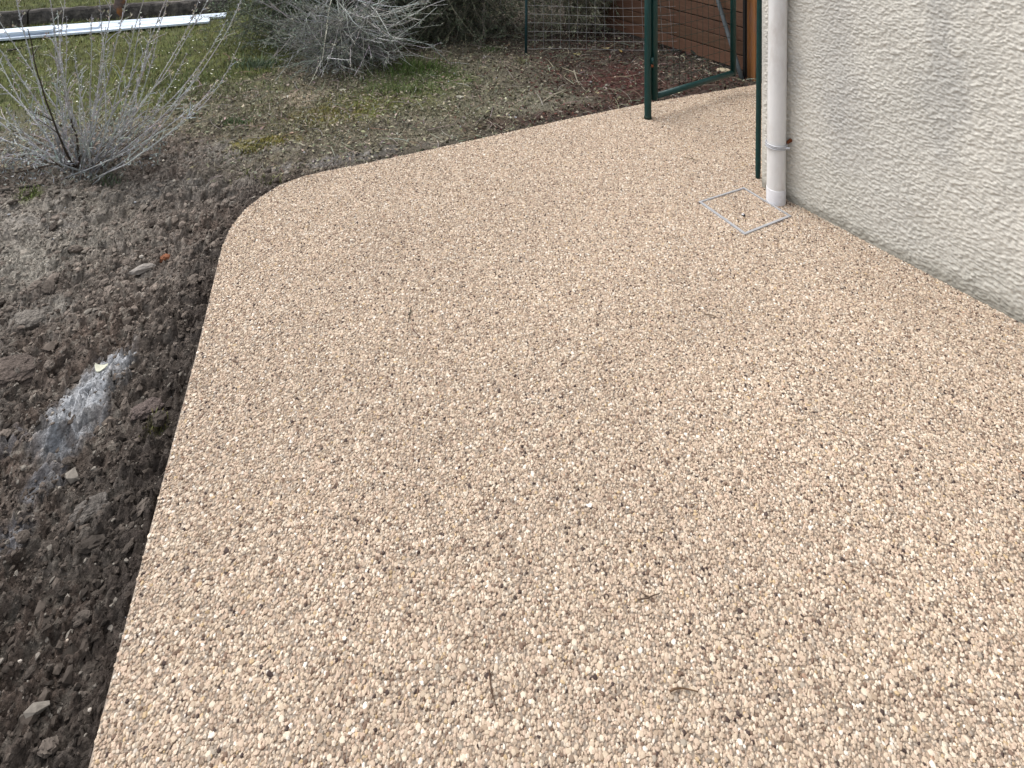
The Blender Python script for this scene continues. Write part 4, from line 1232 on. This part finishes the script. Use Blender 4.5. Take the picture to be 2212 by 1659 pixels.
for k in range(len(pts)):
    L = random.uniform(0.03, 0.16); th = random.uniform(0, 6.28)
    p0 = np.array([pts[k, 0], pts[k, 1], z0[k] + 0.006]); p1 = p0 + np.array([math.cos(th) * L, math.sin(th) * L, random.uniform(0, 0.03)])
    if in_poly(np.array([p1[0]]), np.array([p1[1]]), PATH_POLY)[0]: continue
    a.tube(curve_pts(p0, p1, np.array([random.gauss(0, .02), random.gauss(0, .02), 0.012]), 5), np.linspace(0.0022, 0.001, 5) * random.uniform(0.6, 1.3), 4,
           shades(random.choice([(0.20, 0.18, 0.14), (0.13, 0.09, 0.07), (0.26, 0.24, 0.20)]), 1, 0.2)[0], caps=False)
tag(a.build("fallen_twigs", M_twig), "thin dry twigs strewn over the border earth", None, None, "stuff")


def branch(pxs, r, colr, label, zs, name="fallen_branch", cat="branch", forks=()):
    P = np.array([G(x, y, -0.03) for x, y in pxs]); P[:, 2] = [float(ground_z(np.array([q[0]]), np.array([q[1]]))[0]) + z for q, z in zip(P, zs)]
    c = P[0].copy(); t0 = np.linspace(0, 1, len(P)); ts = np.linspace(0, 1, 12)
    Q_ = np.stack([np.interp(ts, t0, P[:, k] - c[k]) for k in range(3)], 1)
    for _ in range(3): Q_[1:-1] = 0.25 * Q_[:-2] + 0.5 * Q_[1:-1] + 0.25 * Q_[2:]
    a = Acc(); a.tube(Q_, r * (1 - 0.6 * ts), 6, colr)
    for (ti, dx, dy, dz) in forks:
        a.tube([Q_[ti], Q_[ti] + np.array([dx, dy, dz]) * 0.5 + np.array([0, 0, 0.006]), Q_[ti] + np.array([dx, dy, dz])], [r * 0.6, r * 0.45, r * 0.25], 5, colr)
    o = a.build(name, M_twig, None, True); o.location = c
    return tag(o, label, cat)


branch([(1170, 222), (1195, 207), (1225, 192)], 0.006, (0.22, 0.20, 0.15), "pale curved dry branch lying on the border left of the gate post", [0.008, 0.012, 0.012], forks=[(5, 0.12, 0.06, 0.01), (8, 0.05, -0.06, 0.0)])
branch([(1240, 160), (1248, 178), (1268, 195)], 0.0055, (0.20, 0.18, 0.14), "short pale hooked branch nearest the reddish mulch", [0.03, 0.01, 0.008])
branch([(1350, 165), (1378, 160), (1393, 155)], 0.003, (0.24, 0.20, 0.16), "thin pale twig sticking out towards the green gate post", [0.008, 0.01, 0.02])
branch([(0, 413), (45, 402), (95, 393)], 0.008, (0.05, 0.045, 0.038), "dark straight stick half buried at the left edge below the shrub", [0.004, 0.012, 0.004])
branch([(1000, 140), (1020, 130), (1042, 118)], 0.004, (0.11, 0.09, 0.07), "thin dark stick under the large dark bush", [0.006, 0.02, 0.03])
branch([(15, 113), (30, 110), (50, 106)], 0.011, (0.055, 0.05, 0.04), "short dark stick on the lawn in front of the white boards", [0.015, 0.018, 0.015])
branch([(60, 108), (75, 105), (88, 102)], 0.009, (0.24, 0.23, 0.17), "short pale stick on the lawn beside the dark stick", [0.015, 0.018, 0.015])


def leaf_thing(px, py, L, Wd, colr, label, rot, z=None, at=None, tilt=0.15):
    p = G(px, py, -0.03) if at is None else np.asarray(at)
    a = Acc(); V = []
    for iu in range(7):
        u = iu / 6; w_ = math.sin(math.pi * min(1, u * 0.95 + 0.03)) ** 0.8
        for v in (-1, 0, 1):
            V.append(((u - 0.5) * L, v * w_ * Wd * 0.5, 0.10 * L * (u - 0.5) ** 2 * 4 + 0.12 * Wd * abs(v)))
    Qs = [(i * 3 + j, (i + 1) * 3 + j, (i + 1) * 3 + j + 1, i * 3 + j + 1) for i in range(6) for j in range(2)]
    V = np.array(V); a.add(V, Qs, None, colr); a.add(V - np.array([0, 0, 0.0006]), [q[::-1] for q in Qs], None, np.array(colr) * 0.9)
    o = a.build("fallen_leaf", M_leaf, None, True)
    o.location = (p[0], p[1], (float(ground_z(np.array([p[0]]), np.array([p[1]]))[0]) + 0.008) if at is None else p[2]); o.rotation_euler = (tilt, tilt * 0.6, rot)
    return tag(o, label, "leaf")


leaf_thing(1246, 118, 0.06, 0.024, (0.34, 0.30, 0.13), "yellowish dead leaf left of two under the sagging wire fence", 0.2)
leaf_thing(1308, 108, 0.07, 0.025, (0.30, 0.25, 0.14), "long tan dead leaf at the foot of the wire fence", 0.4)
leaf_thing(1339, 114, 0.05, 0.03, (0.40, 0.28, 0.10), "orange-yellow upright dead leaf beside the long tan leaf", 0.9, tilt=0.6)
uu = 0.30; gz_ = GP(uu, 0.315, -0.006)
leaf_thing(0, 0, 0.055, 0.026, (0.018, 0.024, 0.020), "dark leaf caught in the mesh of the open gate", 0.6, at=(ga[0] + gz_[0], ga[1] + gz_[1] - 0.004, gz_[2]), tilt=0.9)
leaf_thing(740, 196, 0.05, 0.035, (0.26, 0.25, 0.19), "large pale dead leaf among the moss patches", 0.3)
leaf_thing(993, 209, 0.05, 0.035, (0.30, 0.29, 0.24), "pale grey dead leaf in the middle of the border", 0.1)
